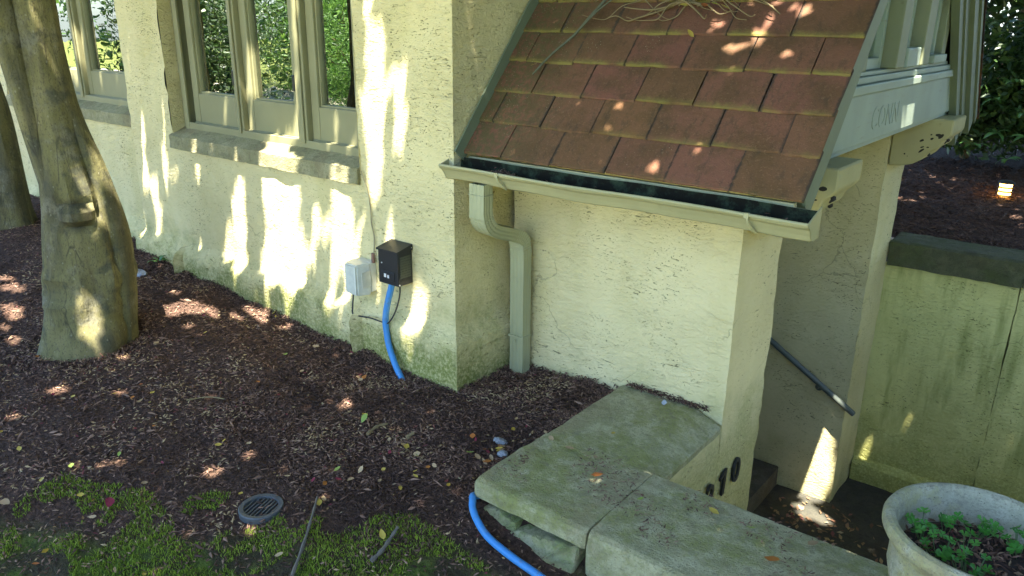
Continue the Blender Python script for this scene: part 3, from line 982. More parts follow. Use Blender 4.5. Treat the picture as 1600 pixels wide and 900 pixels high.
b.tube(lip, .0075, 8)
for x in (gx0, gx1):
    b.prism(outer + [(-.07, 1.318), (.062, 1.36)], 0, x - .004, x + .002)
gut = b.build("gutter", M['gutterpaint'], porch, origin=(.9, 0, 1.3), smooth=False)
b = MB(); b.add(*skin(inner)); b.build("gutter_lining", M['copper'], gut)
v, f = grid_sheet(np.linspace(gx0 + .01, gx1 - .01, 120), np.linspace(-.020, .054, 7), lambda x, y: np.stack([x, y, 1.262 + .014 * vnoise(np.stack([x, y, 0 * x], -1), 9, 6) + .010 * vnoise(np.stack([x, y, 0 * x], -1), 30, 7) + .012 * (y > .04)], -1))
tag(mesh_obj("leaf_mould", v, f, M['soil'], gut, smooth=True), kind="stuff")
for x in (.36, 1.66):
    b = MB()
    b.box((x - .010, -.086, 1.300), (x + .010, -.070, 1.322), .001)
    b.tube([(x, -.082, 1.316), (x + .004, -.074, 1.285), (x + .012, -.052, 1.255), (x + .03, -.03, 1.232)], [.004, .006, .009, .003], 8)
    b.build("gutter_bracket", M['gutterpaint'], gut)
# downspout
hx, hy = .050, .036
sq = []
for sgn_side in range(4):
    for k in range(7):
        t_ = -1 + 2 * k / 7
        gro = .0025 if k % 2 else 0
        if sgn_side == 0: sq.append((hy - gro, -t_ * hx))
        if sgn_side == 1: sq.append((-t_ * hy, -hx + gro))
        if sgn_side == 2: sq.append((-hy + gro, t_ * hx))
        if sgn_side == 3: sq.append((t_ * hy, hx - gro))
pth = [(.195, -.004, 1.236), (.195, -.004, 1.15), (.194, -.004, 1.09)] + [tuple(p) for p in catmull([(.194, .0, 1.06), (.190, .03, 1.01), (.182, .10, .965), (.168, .25, .915), (.160, .33, .885), (.155, .385, .845), (.152, .40, .79)], 7)] + [(.151, .405, .74), (.15, .408, .55), (.15, .41, .3), (.15, .412, .12), (.15, .412, -.06)]
pts = [Vector(p) for p in pth]
V, F = [], []
n = len(pts); m_ = len(sq)
nrm = Vector((0, 1, 0))
for i in range(n):
    tt = (pts[min(i + 1, n - 1)] - pts[max(i - 1, 0)]).normalized()
    nrm = (nrm - tt * nrm.dot(tt)).normalized(); bi = tt.cross(nrm)
    elbow = (3 <= i <= 13) or (27 <= i <= 45)
    kk = (1.05 if i % 2 else .98) if elbow else 1.0
    for cx, cy in sq: V.append(pts[i] + nrm * cx * kk + bi * cy * kk)
for i in range(n - 1):
    for k in range(m_): F.append((i * m_ + k, i * m_ + (k + 1) % m_, (i + 1) * m_ + (k + 1) % m_, (i + 1) * m_ + k))
dsp = mesh_obj("downspout", V, F, M['pipepaint'], porch, origin=(.15, .41, -.06))
b = MB(); b.box((.094, .366, .235), (.206, .45, .25), .002); b.box((.14, .362, .205), (.15, .3665, .225), .001)
b.build("pipe_band", M['pipepaint'], dsp)
b = MB(); b.box((.140, -.044, 1.175), (.250, .036, 1.18), .001); b.build("outlet_collar", M['pipepaint'], dsp)

# ------------------------------------------------------------------ garden wall with coping
gwall = empty("garden_wall", (1.6, -.5, -1.82), "low wall with mossy sandstone coping stones that turns from the porch toward the planter", "wall")
prof_run = [(-.787, .018), (-.787, .076), (-.779, .091), (-.760, .099), (-.70, .101), (-.45, .104), (-.235, .100), (-.214, .086), (-.214, .0), (-.5, .0)]
V, F = profile_bar(prof_run, 0, .823, 1.418, .045, .004, 71); mesh_obj("coping_stone", V, F, M['stone'], gwall)
V, F = profile_bar([(-.787, -.10)] + prof_run[1:], 0, 1.424, 2.432, .045, .004, 75); mesh_obj("coping_stone", V, F, M['stone'], gwall)
V, F = profile_bar([(p[0], p[1] - .012) for p in prof_run], 0, 2.442, 4.0, .05, .006, 79); mesh_obj("coping_stone", V, F, M['stone'], gwall)
V, F = profile_bar([(.823, .02), (.823, .085), (.84, .099), (1.0, .104), (1.28, .103), (1.437, .046), (1.443, .040), (1.443, .012), (1.2, .01)], 1, -.30, .478, .045, .003, 83)
mesh_obj("coping_stone", V, F, M['stone'], gwall)
V1, F1 = sheet_path([(1.43, -.22), (1.43, .50)], breaks(-1.86, .012, .05), .05, zero, .006, None, seed=91)
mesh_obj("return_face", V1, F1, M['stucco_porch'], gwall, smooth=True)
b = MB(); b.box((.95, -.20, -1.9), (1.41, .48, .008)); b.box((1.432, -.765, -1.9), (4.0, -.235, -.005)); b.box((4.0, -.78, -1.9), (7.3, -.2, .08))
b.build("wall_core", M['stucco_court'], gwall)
V, F = profile_bar([(-.70, -1.2), (-.70, .012), (-.24, .012), (-.24, -1.2)], 0, .87, 1.385, .05, .02, 95); mesh_obj("rubble_core", V, F, M['earth'], gwall)
def slab(poly, y0, y1, seed):
    """broken stone slab: irregular outline on the xz plane, rough edges and faces"""
    rr = random.Random(seed)
    pts = []
    for i in range(len(poly)):
        a, c = poly[i], poly[(i + 1) % len(poly)]
        for k in range(5):
            t_ = k / 5
            pts.append((a[0] + (c[0] - a[0]) * t_ + rr.uniform(-.006, .006), a[1] + (c[1] - a[1]) * t_ + rr.uniform(-.006, .006)))
    n = len(pts)
    cx = sum(p[0] for p in pts) / n; cz = sum(p[1] for p in pts) / n
    V = []
    for y, s in ((y0, .97), (y0 + .01, 1.0), (y1, 1.0)):
        V += [(cx + (p[0] - cx) * s, y + rr.uniform(-.004, .004) + (p[1] - cz) * .25, cz + (p[1] - cz) * s) for p in pts]
    V += [(cx, y0 - .004, cz), (cx, y1, cz)]
    F = [(3 * n, (k + 1) % n, k) for k in range(n)] + [(3 * n + 1, 2 * n + k, 2 * n + (k + 1) % n) for k in range(n)]
    for l in range(2): F += [(l * n + k, l * n + (k + 1) % n, (l + 1) * n + (k + 1) % n, (l + 1) * n + k) for k in range(n)]
    return V, F
V, F = slab([(.85, -.06), (.905, -.028), (.97, -.03), (1.05, -.045), (1.055, -.085), (1.0, -.13), (.86, -.30), (.80, -.25)], -.79, -.70, 5)
mesh_obj("broken_slab", np.array(V) + np.array([0, 0, .012]), F, M['broken'], gwall)
V, F = slab([(.985, -.10), (1.06, -.078), (1.20, -.05), (1.29, -.036), (1.378, -.022), (1.382, -.20), (1.36, -.42), (1.0, -.40), (.985, -.25)], -.815, -.72, 8)
mesh_obj("broken_slab", np.array(V) + np.array([0, 0, .016]), F, M['broken'], gwall)

# ------------------------------------------------------------------ retaining wall of the court
rwall = empty("retaining_wall", (3.0, 3.85, -1.82), "tall green-stained stucco retaining wall with dark stone cap in front of the mulch bank", "wall")
for xa, xb, sd_ in ((XE - .02, 2.382, 101), (2.389, 7.0, 105)):
    V1, F1 = sheet_path([(xa, 3.90), (xa, 3.70), (xb, 3.70), (xb, 3.90)], breaks(-1.86, .19, .04), .045, zero, .014, None, seed=sd_)
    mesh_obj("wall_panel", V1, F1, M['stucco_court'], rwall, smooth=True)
    V, F = profile_bar([(3.64, -1.86), (3.64, -1.66), (3.66, -1.625), (3.705, -1.61), (3.705, -1.86)], 0, xa + .03, xb, .06, .007, sd_ + 2)
    mesh_obj("base_course", V, F, M['stucco_court'], rwall)
for xa, xb, sd_ in ((XE + .004, 2.388, 111), (2.396, 3.7, 113), (3.708, 5.3, 115), (5.308, 7.2, 117)):
    V, F = profile_bar([(3.655, .195), (3.655, .30), (3.66, .385), (3.69, .397), (4.02, .40), (4.02, .195)], 0, xa, xb, .06, .006, sd_)
    mesh_obj("cap_stone", V, F, M['stone_dark'], rwall)
MB().box((6.98, -.3, -1.9), (7.25, 3.7, .2)).build("side_wall", M['stucco_court'], rwall)

# ------------------------------------------------------------------ trees
def trunk_mesh(rows, seg=44, rings=70, flare=0.0, lumps=.05, seed=0, bumps=()):
    rows = sorted(rows, key=lambda r: r[2])
    Z = np.array([r[2] for r in rows]); CX = np.array([r[0] for r in rows]); CY = np.array([r[1] for r in rows]); RR = np.array([r[3] for r in rows])
    zs = Z[0] + (Z[-1] - Z[0]) * (np.linspace(0, 1, rings) ** 1.15)
    def sm(A):
        v = np.interp(zs, Z, A)
        for _ in range(3): v[1:-1] = (v[:-2] + 2 * v[1:-1] + v[2:]) / 4
        return v
    cx, cy, rr = sm(CX), sm(CY), sm(RR)
    A = np.linspace(0, 2 * np.pi, seg, endpoint=False)
    ZZ, AA = np.meshgrid(zs, A, indexing='ij')
    R_ = rr[:, None] * np.ones_like(AA)
    h = (ZZ - zs[0])
    lob = np.sin(AA * 5 + seed + .5 * h) * .6 + np.sin(AA * 3 + 1.7 * seed + 1.1 * h) * .6
    R_ = R_ * (1 + lumps * lob * (.5 + .5 * np.exp(-h * 1.3)))
    q = np.stack([np.cos(AA) * 1.3, np.sin(AA) * 1.3, ZZ * .8], -1)
    R_ = R_ * (1 + .07 * vnoise(q, 1.7, seed) + .03 * vnoise(q, 5, seed + 1))
    q2 = np.stack([np.cos(AA), np.sin(AA), ZZ * .25], -1)
    R_ = R_ * (1 + .035 * vnoise(q2, 7, seed + 2))
    fl = np.exp(-np.maximum(h - .04, 0) * 9)
    R_ = R_ * (1 + flare * fl * (.55 + .45 * np.sin(AA * 6 + seed)))
    for (ba, bz, br, bh) in bumps:
        da = np.angle(np.exp(1j * (AA - ba))) * R_.mean()
        dd = np.sqrt(da ** 2 + ((ZZ - bz) * 1.15) ** 2) / br
        R_ = R_ + bh * np.exp(-dd ** 2 * 1.6) - bh * .55 * np.exp(-((dd - 1.25) / .28) ** 2) + bh * .25 * np.exp(-dd ** 2 * 2) * vnoise(q, 14, 9)
    P = np.stack([cx[:, None] + np.cos(AA) * R_, cy[:, None] + np.sin(AA) * R_, ZZ], -1).reshape(-1, 3)
    F = []
    for i in range(rings - 1):
        for k in range(seg):
            F.append((i * seg + k, i * seg + (k + 1) % seg, (i + 1) * seg + (k + 1) % seg, (i + 1) * seg + k))
    return P, F
TR1 = [(-2.211, -1.004, 6.384, 0.063), (-2.211, -1.036, 4.296, 0.094), (-2.253, -1.056, 3.043, 0.106), (-2.259, -1.062, 2.324, 0.112), (-2.259, -1.063, 2.122, 0.113), (-2.260, -1.062, 1.843, 0.115), (-2.259, -1.055, 1.534, 0.127), (-2.258, -1.036, 1.344, 0.151), (-2.248, -1.015, 1.129, 0.180), (-2.234, -0.999, 0.846, 0.219), (-2.230, -1.015, 0.514, 0.253), (-2.234, -1.039, 0.259, 0.269), (-2.244, -1.066, 0.086, 0.287), (-2.254, -1.093, -0.034, 0.313), (-2.254, -1.093, -0.214, 0.345)]
tree = empty("shade_tree", (-2.25, -1.09, 0), "thick smooth grey-green tree trunk with a knot, nearest to the camera beside the wall", "tree")
view_a = math.atan2(CAM[1] + 1.1, CAM[0] + 2.0)
P, F = trunk_mesh(TR1, 64, 130, .16, .045, 2, ((view_a - .15, 0.903, .072, .064), (view_a + .9, .49, .10, .02), (view_a - .9, .43, .09, -.03), (view_a + .25, .12, .12, .03)))
tro = mesh_obj("trunk", P, F, M['bark'], tree, smooth=True)
kd = np.linalg.norm(P - np.array([-2.242 + .22 * math.cos(view_a - .15), -1.004 + .22 * math.sin(view_a - .15), 0.903]), axis=1)
ka = tro.data.attributes.new('knot', 'FLOAT', 'POINT')
ka.data.foreach_set('value', (np.exp(-((kd - .075) / .022) ** 2)).astype(np.float32))
TR2 = [(-2.378, -1.432, 5.757, 0.042), (-2.326, -1.286, 3.252, 0.073), (-2.310, -1.234, 2.314, 0.087), (-2.303, -1.222, 2.117, 0.086), (-2.295, -1.192, 1.773, 0.079), (-2.284, -1.161, 1.411, 0.075), (-2.263, -1.119, 1.029, 0.078), (-2.242, -1.067, 0.694, 0.084)]
P, F = trunk_mesh(TR2, 32, 60, 0, .05, 5)
mesh_obj("side_stem", P, F, M['bark'], tree, smooth=True)
b = MB()
random.seed(21)
limbs = []
for i, (ax, ay, h0) in enumerate([(2.5, -.9, 3.2), (-2.6, -1.2, 3.4), (.6, -3.2, 3.7), (-1.8, -3.0, 4.0), (3.6, -2.6, 4.2), (1.2, .4, 4.4)]):
    q0 = np.array([-2.0, -1.12, h0])
    q1 = q0 + np.array([ax * .35, ay * .35, .9]); q2 = q0 + np.array([ax, ay, 1.9])
    b.tube(catmull([q0, q1, q2], 6), np.linspace(.06, .02, 13), 8)
b.build("limbs", M['bark'], tree, smooth=True)

P, F = trunk_mesh([(-2.196, -1.004, 1.602, 0.021), (-2.164, -0.978, 1.425, 0.047), (-2.128, -0.947, 1.237, 0.061), (-2.096, -0.916, 1.038, 0.069), (-2.070, -0.889, 0.809, 0.078), (-2.070, -0.895, 0.485, 0.084), (-2.091, -0.921, 0.120, 0.089), (-2.107, -0.942, -0.193, 0.104)], 28, 60, .1, .05, 8)
mesh_obj("root_ridge", P, F, M['bark'], tree, smooth=True)
tree2 = empty("shade_tree", (-5.11, -.49, .2), "dark leaning tree trunk behind the nearest trunk at the far end of the bed", "tree")
TR3 = [(-5.35, -.62, 5.2, .07), (-5.25, -.55, 3.0, .12), (-5.17, -.50, 1.644, .15), (-5.14, -.47, 1.321, .165), (-5.12, -.463, 1.1, .17), (-5.11, -.462, .76, .185), (-5.111, -.487, .351, .21), (-5.115, -.497, .19, .25), (-5.115, -.497, .0, .28)]
P, F = trunk_mesh(TR3, 40, 80, .12, .05, 12)
mesh_obj("trunk", P, F, M['bark'], tree2, smooth=True)

# the crown: leaves in layers; gaps in it let the sun through where the photograph shows flecks
PATCH = np.array([
(-2.971, 0.0, 1.341, 0.033),(-2.978, 0.0, 1.306, 0.033),(-2.986, 0.0, 1.271, 0.033),(-2.994, 0.0, 1.235, 0.033),(-3.002, 0.0, 1.2, 0.033),
(-3.01, 0.0, 1.164, 0.033),(-3.018, 0.0, 1.128, 0.033),(-3.026, 0.0, 1.092, 0.033),(-3.034, 0.0, 1.056, 0.033),(-3.042, 0.0, 1.02, 0.033),
(-3.05, 0.0, 0.983, 0.033),(-3.058, 0.0, 0.946, 0.033),(-3.066, 0.0, 0.909, 0.033),(-3.075, 0.0, 0.872, 0.033),(-3.083, 0.0, 0.834, 0.033),
(-3.091, 0.0, 0.797, 0.033),(-3.1, 0.0, 0.759, 0.034),(-3.321, 0.0, 1.189, 0.034),(-3.326, 0.0, 1.156, 0.034),(-3.331, 0.0, 1.123, 0.034),
(-3.337, 0.0, 1.09, 0.034),(-3.342, 0.0, 1.056, 0.034),(-3.347, 0.0, 1.023, 0.034),(-3.353, 0.0, 0.989, 0.034),(-3.358, 0.0, 0.955, 0.034),
(-3.363, 0.0, 0.921, 0.035),(-3.369, 0.0, 0.887, 0.035),(-3.374, 0.0, 0.852, 0.035),(-3.26, 0.0, 0.711, 0.051),(-3.262, 0.0, 0.658, 0.051),
(-3.263, 0.0, 0.605, 0.052),(-3.264, 0.0, 0.552, 0.052),(-3.266, 0.0, 0.499, 0.052),(-3.509, 0.0, 0.405, 0.03),(-3.512, 0.0, 0.372, 0.03),
(-3.516, 0.0, 0.339, 0.03),(-3.52, 0.0, 0.306, 0.03),(-3.524, 0.0, 0.273, 0.03),(-3.528, 0.0, 0.24, 0.03),(-3.532, 0.0, 0.206, 0.03),
(-3.37, 0.0, 1.816, 0.023),(-3.373, 0.0, 1.795, 0.023),(-3.377, 0.0, 1.773, 0.023),(-3.381, 0.0, 1.752, 0.023),(-3.384, 0.0, 1.73, 0.023),
(-3.388, 0.0, 1.708, 0.023),(-3.392, 0.0, 1.686, 0.023),(-3.396, 0.0, 1.665, 0.023),(-3.4, 0.0, 1.643, 0.023),(-3.403, 0.0, 1.621, 0.023),
(-3.407, 0.0, 1.598, 0.023),(-3.411, 0.0, 1.576, 0.023),(-2.034, 0.0, 1.027, 0.029),(-2.036, 0.0, 0.995, 0.029),(-2.038, 0.0, 0.963, 0.029),
(-2.04, 0.0, 0.932, 0.029),(-2.043, 0.0, 0.9, 0.029),(-2.045, 0.0, 0.868, 0.029),(-2.047, 0.0, 0.835, 0.029),(-2.049, 0.0, 0.803, 0.029),
(-2.052, 0.0, 0.771, 0.029),(-2.054, 0.0, 0.738, 0.029),(-2.056, 0.0, 0.705, 0.029),(-2.058, 0.0, 0.672, 0.029),(-2.061, 0.0, 0.639, 0.029),
(-2.063, 0.0, 0.606, 0.029),(-2.065, 0.0, 0.573, 0.029),(-2.136, 0.0, 0.76, 0.039),(-2.145, 0.0, 0.718, 0.039),(-2.154, 0.0, 0.675, 0.039),
(-2.163, 0.0, 0.633, 0.04),(-2.172, 0.0, 0.59, 0.04),(-2.181, 0.0, 0.546, 0.04),(-2.191, 0.0, 0.503, 0.04),(-2.293, 0.0, 0.396, 0.046),
(-2.297, 0.0, 0.375, 0.046),(-2.13, 0.0, 0.431, 0.03),(-2.152, 0.0, 0.398, 0.03),(-2.269, 0.0, 0.301, 0.025),(-2.272, 0.0, 0.282, 0.025),
(-2.276, 0.0, 0.264, 0.026),(-2.728, 0.0, 0.329, 0.027),(-2.733, 0.0, 0.299, 0.027),(-2.738, 0.0, 0.269, 0.027),(-2.743, 0.0, 0.238, 0.027),
(-2.747, 0.0, 0.208, 0.027),(-2.752, 0.0, 0.177, 0.027),(-2.631, 0.0, 0.357, 0.027),(-2.638, 0.0, 0.325, 0.027),(-2.645, 0.0, 0.293, 0.027),
(-2.652, 0.0, 0.26, 0.027),(-2.659, 0.0, 0.228, 0.027),(-2.666, 0.0, 0.195, 0.027),(-1.69, 0.0, 1.025, 0.064),(-1.687, 0.0, 0.965, 0.064),
(-1.684, 0.0, 0.904, 0.064),(-1.681, 0.0, 0.842, 0.064),(-1.466, 0.0, 1.024, 0.075),(-1.479, 0.0, 0.948, 0.075),(-1.493, 0.0, 0.87, 0.076),
(-1.507, 0.0, 0.792, 0.076),(-1.521, 0.0, 0.712, 0.077),(-1.524, 0.0, 0.69, 0.054),(-1.546, 0.0, 0.626, 0.054),(-1.569, 0.0, 0.562, 0.055),
(-1.592, 0.0, 0.496, 0.055),(-1.638, 0.0, 0.427, 0.037),(-1.639, 0.0, 0.418, 0.037),(-1.811, 0.0, 0.416, 0.038),(-1.831, 0.0, 0.384, 0.038),
(-1.741, 0.0, 0.326, 0.019),(-1.743, 0.0, 0.305, 0.019),(-1.745, 0.0, 0.285, 0.019),(-1.747, 0.0, 0.264, 0.019),(-1.749, 0.0, 0.243, 0.019),
(-1.751, 0.0, 0.222, 0.019),(-1.753, 0.0, 0.201, 0.019),(-1.755, 0.0, 0.179, 0.019),(-1.205, 0.0, 0.808, 0.034),(-1.219, 0.0, 0.767, 0.034),
(-1.233, 0.0, 0.725, 0.035),(-1.248, 0.0, 0.683, 0.035),(-1.263, 0.0, 0.64, 0.035),(-1.277, 0.0, 0.597, 0.035),(-1.292, 0.0, 0.554, 0.035),
(-1.418, 0.0, 0.417, 0.081),(-1.448, 0.0, 0.327, 0.082),(-1.478, 0.0, 0.235, 0.083),(-1.509, 0.0, 0.141, 0.083),(-0.964, 0.0, 1.018, 0.049),
(-0.98, 0.0, 0.968, 0.049),(-0.997, 0.0, 0.918, 0.05),(-1.015, 0.0, 0.867, 0.05),(-1.032, 0.0, 0.815, 0.05),(-0.876, -0.0, 0.991, 0.036),
(-0.889, -0.0, 0.959, 0.036),(-0.901, -0.0, 0.928, 0.037),(-0.914, 0.0, 0.896, 0.037),(-0.925, 0.0, 0.771, 0.058),(-0.908, 0.0, 0.726, 0.058),
(-0.892, 0.0, 0.68, 0.058),(-0.875, 0.0, 0.635, 0.058),(-1.004, 0.0, 0.716, 0.033),(-1.003, 0.0, 0.681, 0.033),(-1.002, 0.0, 0.646, 0.033),
(-1.001, -0.0, 0.611, 0.034),(-0.739, 0.0, 1.022, 0.016),(-0.74, 0.0, 1.004, 0.016),(-0.742, 0.0, 0.986, 0.016),(-0.743, 0.0, 0.968, 0.016),
(-0.744, 0.0, 0.95, 0.016),(-0.746, 0.0, 0.932, 0.016),(-0.747, 0.0, 0.913, 0.016),(-0.748, 0.0, 0.895, 0.016),(-0.75, 0.0, 0.877, 0.016),
(-0.751, -0.0, 0.858, 0.016),(-0.752, 0.0, 0.84, 0.016),(-0.754, 0.0, 0.821, 0.016),(-0.52, 0.0, 0.947, 0.034),(-0.523, 0.0, 0.91, 0.035),
(-0.527, 0.0, 0.874, 0.035),(-0.53, 0.0, 0.837, 0.035),(-0.534, 0.0, 0.8, 0.035),(-0.314, 0.0, 0.916, 0.019),(-0.313, 0.0, 0.894, 0.019),
(-0.312, 0.0, 0.873, 0.019),(-0.311, 0.0, 0.851, 0.019),(-0.616, 0.0, 1.975, 0.042),(-0.612, 0.0, 1.935, 0.042),(-0.608, 0.0, 1.896, 0.042),
(-0.603, 0.0, 1.856, 0.042),(-0.577, -0.0, 1.772, 0.075),(-0.584, 0.0, 1.702, 0.075),(-0.592, 0.0, 1.632, 0.076),(-0.599, 0.0, 1.56, 0.076),
(-0.606, 0.0, 1.488, 0.076),(-0.614, -0.0, 1.415, 0.076),(-0.621, 0.0, 1.341, 0.077),(-0.596, -0.0, 1.306, 0.046),(-0.614, 0.0, 1.255, 0.046),
(-0.632, 0.0, 1.203, 0.046),(-0.651, 0.0, 1.15, 0.046),(-0.381, -0.0, 1.713, 0.04),(-0.38, 0.0, 1.673, 0.04),(-0.38, -0.0, 1.634, 0.04),
(-0.379, 0.0, 1.593, 0.04),(-0.378, 0.0, 1.553, 0.04),(-0.378, 0.0, 1.513, 0.04),(-0.377, 0.0, 1.472, 0.04),(-0.511, 0.0, 1.843, 0.022),
(-0.512, -0.0, 1.826, 0.022),(-0.513, 0.0, 1.809, 0.022),(-0.269, 0.0, 0.596, 0.026),(-0.263, 0.0, 0.568, 0.026),(-0.258, -0.0, 0.54, 0.026),
(-0.252, 0.0, 0.511, 0.026),(-0.247, 0.0, 0.483, 0.026),(-0.319, 0.0, 0.384, 0.054),(-0.321, 0.0, 0.333, 0.054),(-0.323, -0.0, 0.281, 0.054),
(-0.326, 0.0, 0.218, 0.039),(-0.333, 0.0, 0.174, 0.039),(-0.34, 0.0, 0.13, 0.039),(-0.347, 0.0, 0.085, 0.04),(-1.093, 0.0, 0.308, 0.03),
(-1.096, 0.0, 0.273, 0.03),(-1.1, 0.0, 0.239, 0.03),(-1.103, 0.0, 0.204, 0.031),(-1.106, 0.0, 0.169, 0.031),(-1.11, 0.0, 0.134, 0.031),
(-1.113, 0.0, 0.099, 0.031),(-0.942, 0.0, 0.351, 0.034),(-0.943, 0.0, 0.338, 0.034),(-0.984, -0.0, 0.235, 0.021),(-0.986, 0.0, 0.208, 0.021),
(-0.989, 0.0, 0.18, 0.021),(-0.991, 0.0, 0.153, 0.022),(-0.641, 0.0, 0.424, 0.024),(-0.642, 0.0, 0.407, 0.024),(-2.519, 0.1, 2.108, 0.036),
(-2.521, 0.1, 2.075, 0.036),(-2.523, 0.1, 2.042, 0.036),(-2.526, 0.1, 2.008, 0.036),(-2.528, 0.1, 1.975, 0.036),(-2.53, 0.1, 1.941, 0.036),
(-2.532, 0.1, 1.908, 0.036),(-2.535, 0.1, 1.874, 0.036),(-2.537, 0.1, 1.84, 0.036),(-2.539, 0.1, 1.806, 0.036),(-2.542, 0.1, 1.771, 0.036),
(-1.926, 0.1, 2.015, 0.028),(-1.93, 0.1, 1.987, 0.028),(-1.934, 0.1, 1.96, 0.028),(-1.938, 0.1, 1.932, 0.028),(-1.942, 0.1, 1.904, 0.028),
(-1.946, 0.1, 1.875, 0.028),(-1.95, 0.1, 1.847, 0.028),(-1.954, 0.1, 1.819, 0.028),(-1.958, 0.1, 1.79, 0.028),(-1.962, 0.1, 1.761, 0.028),
(-1.966, 0.1, 1.733, 0.028),(-1.971, 0.1, 1.704, 0.028),(-1.975, 0.1, 1.675, 0.028),(-1.979, 0.1, 1.646, 0.028),(-1.983, 0.1, 1.616, 0.028),
(-1.987, 0.1, 1.587, 0.028),(-1.991, 0.1, 1.557, 0.029),(-1.996, 0.1, 1.527, 0.029),(-2.0, 0.1, 1.498, 0.029),(-2.004, 0.1, 1.468, 0.029),
(-2.009, 0.1, 1.437, 0.029),(-2.013, 0.1, 1.407, 0.029),(-1.396, 0.1, 2.105, 0.026),(-1.398, 0.1, 2.08, 0.026),(-1.399, 0.1, 2.055, 0.026),
(-1.4, 0.1, 2.03, 0.026),(-1.401, 0.1, 2.004, 0.026),(-1.402, 0.1, 1.979, 0.026),(-1.403, 0.1, 1.953, 0.026),(-1.405, 0.1, 1.928, 0.026),
(-1.406, 0.1, 1.902, 0.026),(-1.407, 0.1, 1.876, 0.026),(-1.408, 0.1, 1.85, 0.026),(-1.409, 0.1, 1.824, 0.026),(-1.411, 0.1, 1.798, 0.026),
(-1.412, 0.1, 1.772, 0.026),(-1.413, 0.1, 1.746, 0.026),(-1.414, 0.1, 1.719, 0.026),(-1.415, 0.1, 1.693, 0.026),(-1.4, 0.1, 1.654, 0.017),
(-1.402, 0.1, 1.636, 0.017),(-1.404, 0.1, 1.617, 0.017),(-1.406, 0.1, 1.599, 0.017),(-1.407, 0.1, 1.581, 0.017),(-1.409, 0.1, 1.562, 0.017),
(-1.411, 0.1, 1.544, 0.017),(-1.413, 0.1, 1.525, 0.017),(-1.414, 0.1, 1.506, 0.017),(-1.416, 0.1, 1.488, 0.017),(-1.418, 0.1, 1.469, 0.017),
(-1.42, 0.1, 1.45, 0.018),(-1.421, 0.1, 1.431, 0.018),(-1.423, 0.1, 1.412, 0.018),(-2.337, 0.1, 1.481, 0.03),(-2.342, 0.1, 1.453, 0.03),
(-2.348, 0.1, 1.426, 0.03),(-2.353, 0.1, 1.399, 0.03),(-2.358, 0.1, 1.371, 0.03),(-1.603, 0.1, 1.335, 0.045),(-1.604, 0.1, 1.326, 0.045),
(-1.102, 0.1, 1.497, 0.021),(-1.104, 0.1, 1.474, 0.021),(-1.106, 0.1, 1.451, 0.021),(-1.108, 0.1, 1.428, 0.021),(-1.11, 0.1, 1.404, 0.021),
(-1.113, 0.1, 1.381, 0.021),(-1.115, 0.1, 1.358, 0.021),(-1.117, 0.1, 1.334, 0.021),(-1.12, 0.1, 1.31, 0.021),(-1.122, 0.1, 1.286, 0.021),
(-4.736, 0.24, 1.847, 0.034),(-4.735, 0.24, 1.816, 0.034),(-4.734, 0.24, 1.785, 0.034),(-4.733, 0.24, 1.753, 0.034),(-4.732, 0.24, 1.721, 0.034),
(-4.731, 0.24, 1.69, 0.034),(-4.73, 0.24, 1.658, 0.034),(-4.729, 0.24, 1.626, 0.034),(-4.728, 0.24, 1.594, 0.034),(-1.982, -0.082, 1.21, 0.038),
(-1.717, 0.089, 1.21, 0.06),(-1.543, 0.007, 1.21, 0.058),(-1.379, -0.07, 1.21, 0.056),(-1.51, 0.168, 1.21, 0.045),(-0.861, -0.071, 1.21, 0.047),
(-0.973, 0.139, 1.21, 0.033),(-2.527, -0.045, 1.21, 0.041),(-2.597, 0.478, 1.21, 0.038),(-2.287, -0.039, 1.21, 0.025),(-5.05, 0.379, 1.27, 0.05),
(-2.212, -0.48, 0.03, 0.094),(-2.148, -0.425, 0.03, 0.093),(-2.083, -0.37, 0.03, 0.093),(-1.969, -0.29, 0.03, 0.087),(-1.893, -0.247, 0.03, 0.087),
(-1.817, -0.204, 0.03, 0.086),(-1.741, -0.162, 0.03, 0.085),(-1.751, 0.048, 0.03, 0.063),(-1.746, 0.113, 0.03, 0.063),(-1.74, 0.18, 0.03, 0.064),
(-2.157, 0.026, 0.03, 0.041),(-2.138, 0.042, 0.03, 0.041),(-2.12, 0.057, 0.03, 0.041),(-1.439, -0.203, 0.03, 0.023),(-1.423, -0.189, 0.03, 0.023),
(-1.406, -0.175, 0.03, 0.023),(-1.39, -0.162, 0.03, 0.023),(-1.373, -0.148, 0.03, 0.023),(-3.18, -0.182, 0.03, 0.029),(-3.151, -0.166, 0.03, 0.029),
(-3.122, -0.151, 0.03, 0.028),(-3.094, -0.136, 0.03, 0.028),(-3.065, -0.12, 0.03, 0.028),(-3.036, -0.105, 0.03, 0.028),(-3.008, -0.09, 0.03, 0.028),
(-2.979, -0.075, 0.03, 0.028),(-0.72, -0.399, 0.03, 0.024),(-0.674, -0.239, 0.03, 0.02),(-0.825, -0.24, 0.03, 0.017),(-0.817, -0.227, 0.03, 0.017),
(-0.81, -0.215, 0.03, 0.017),(-0.802, -0.202, 0.03, 0.017),(-0.795, -0.189, 0.03, 0.017),(0.086, -1.097, 0.03, 0.016),(0.078, -1.015, 0.03, 0.016),
(-1.641, -1.759, 0.03, 0.037),(-3.736, -1.034, 0.03, 0.047),(-3.648, -1.033, 0.03, 0.047),(-3.562, -1.031, 0.03, 0.046),(-3.477, -1.03, 0.03, 0.046),
(-3.393, -1.029, 0.03, 0.045),(-3.174, -1.196, 0.03, 0.049),(-3.088, -1.207, 0.03, 0.048),(-3.005, -1.218, 0.03, 0.048),(-2.799, -1.353, 0.03, 0.041),
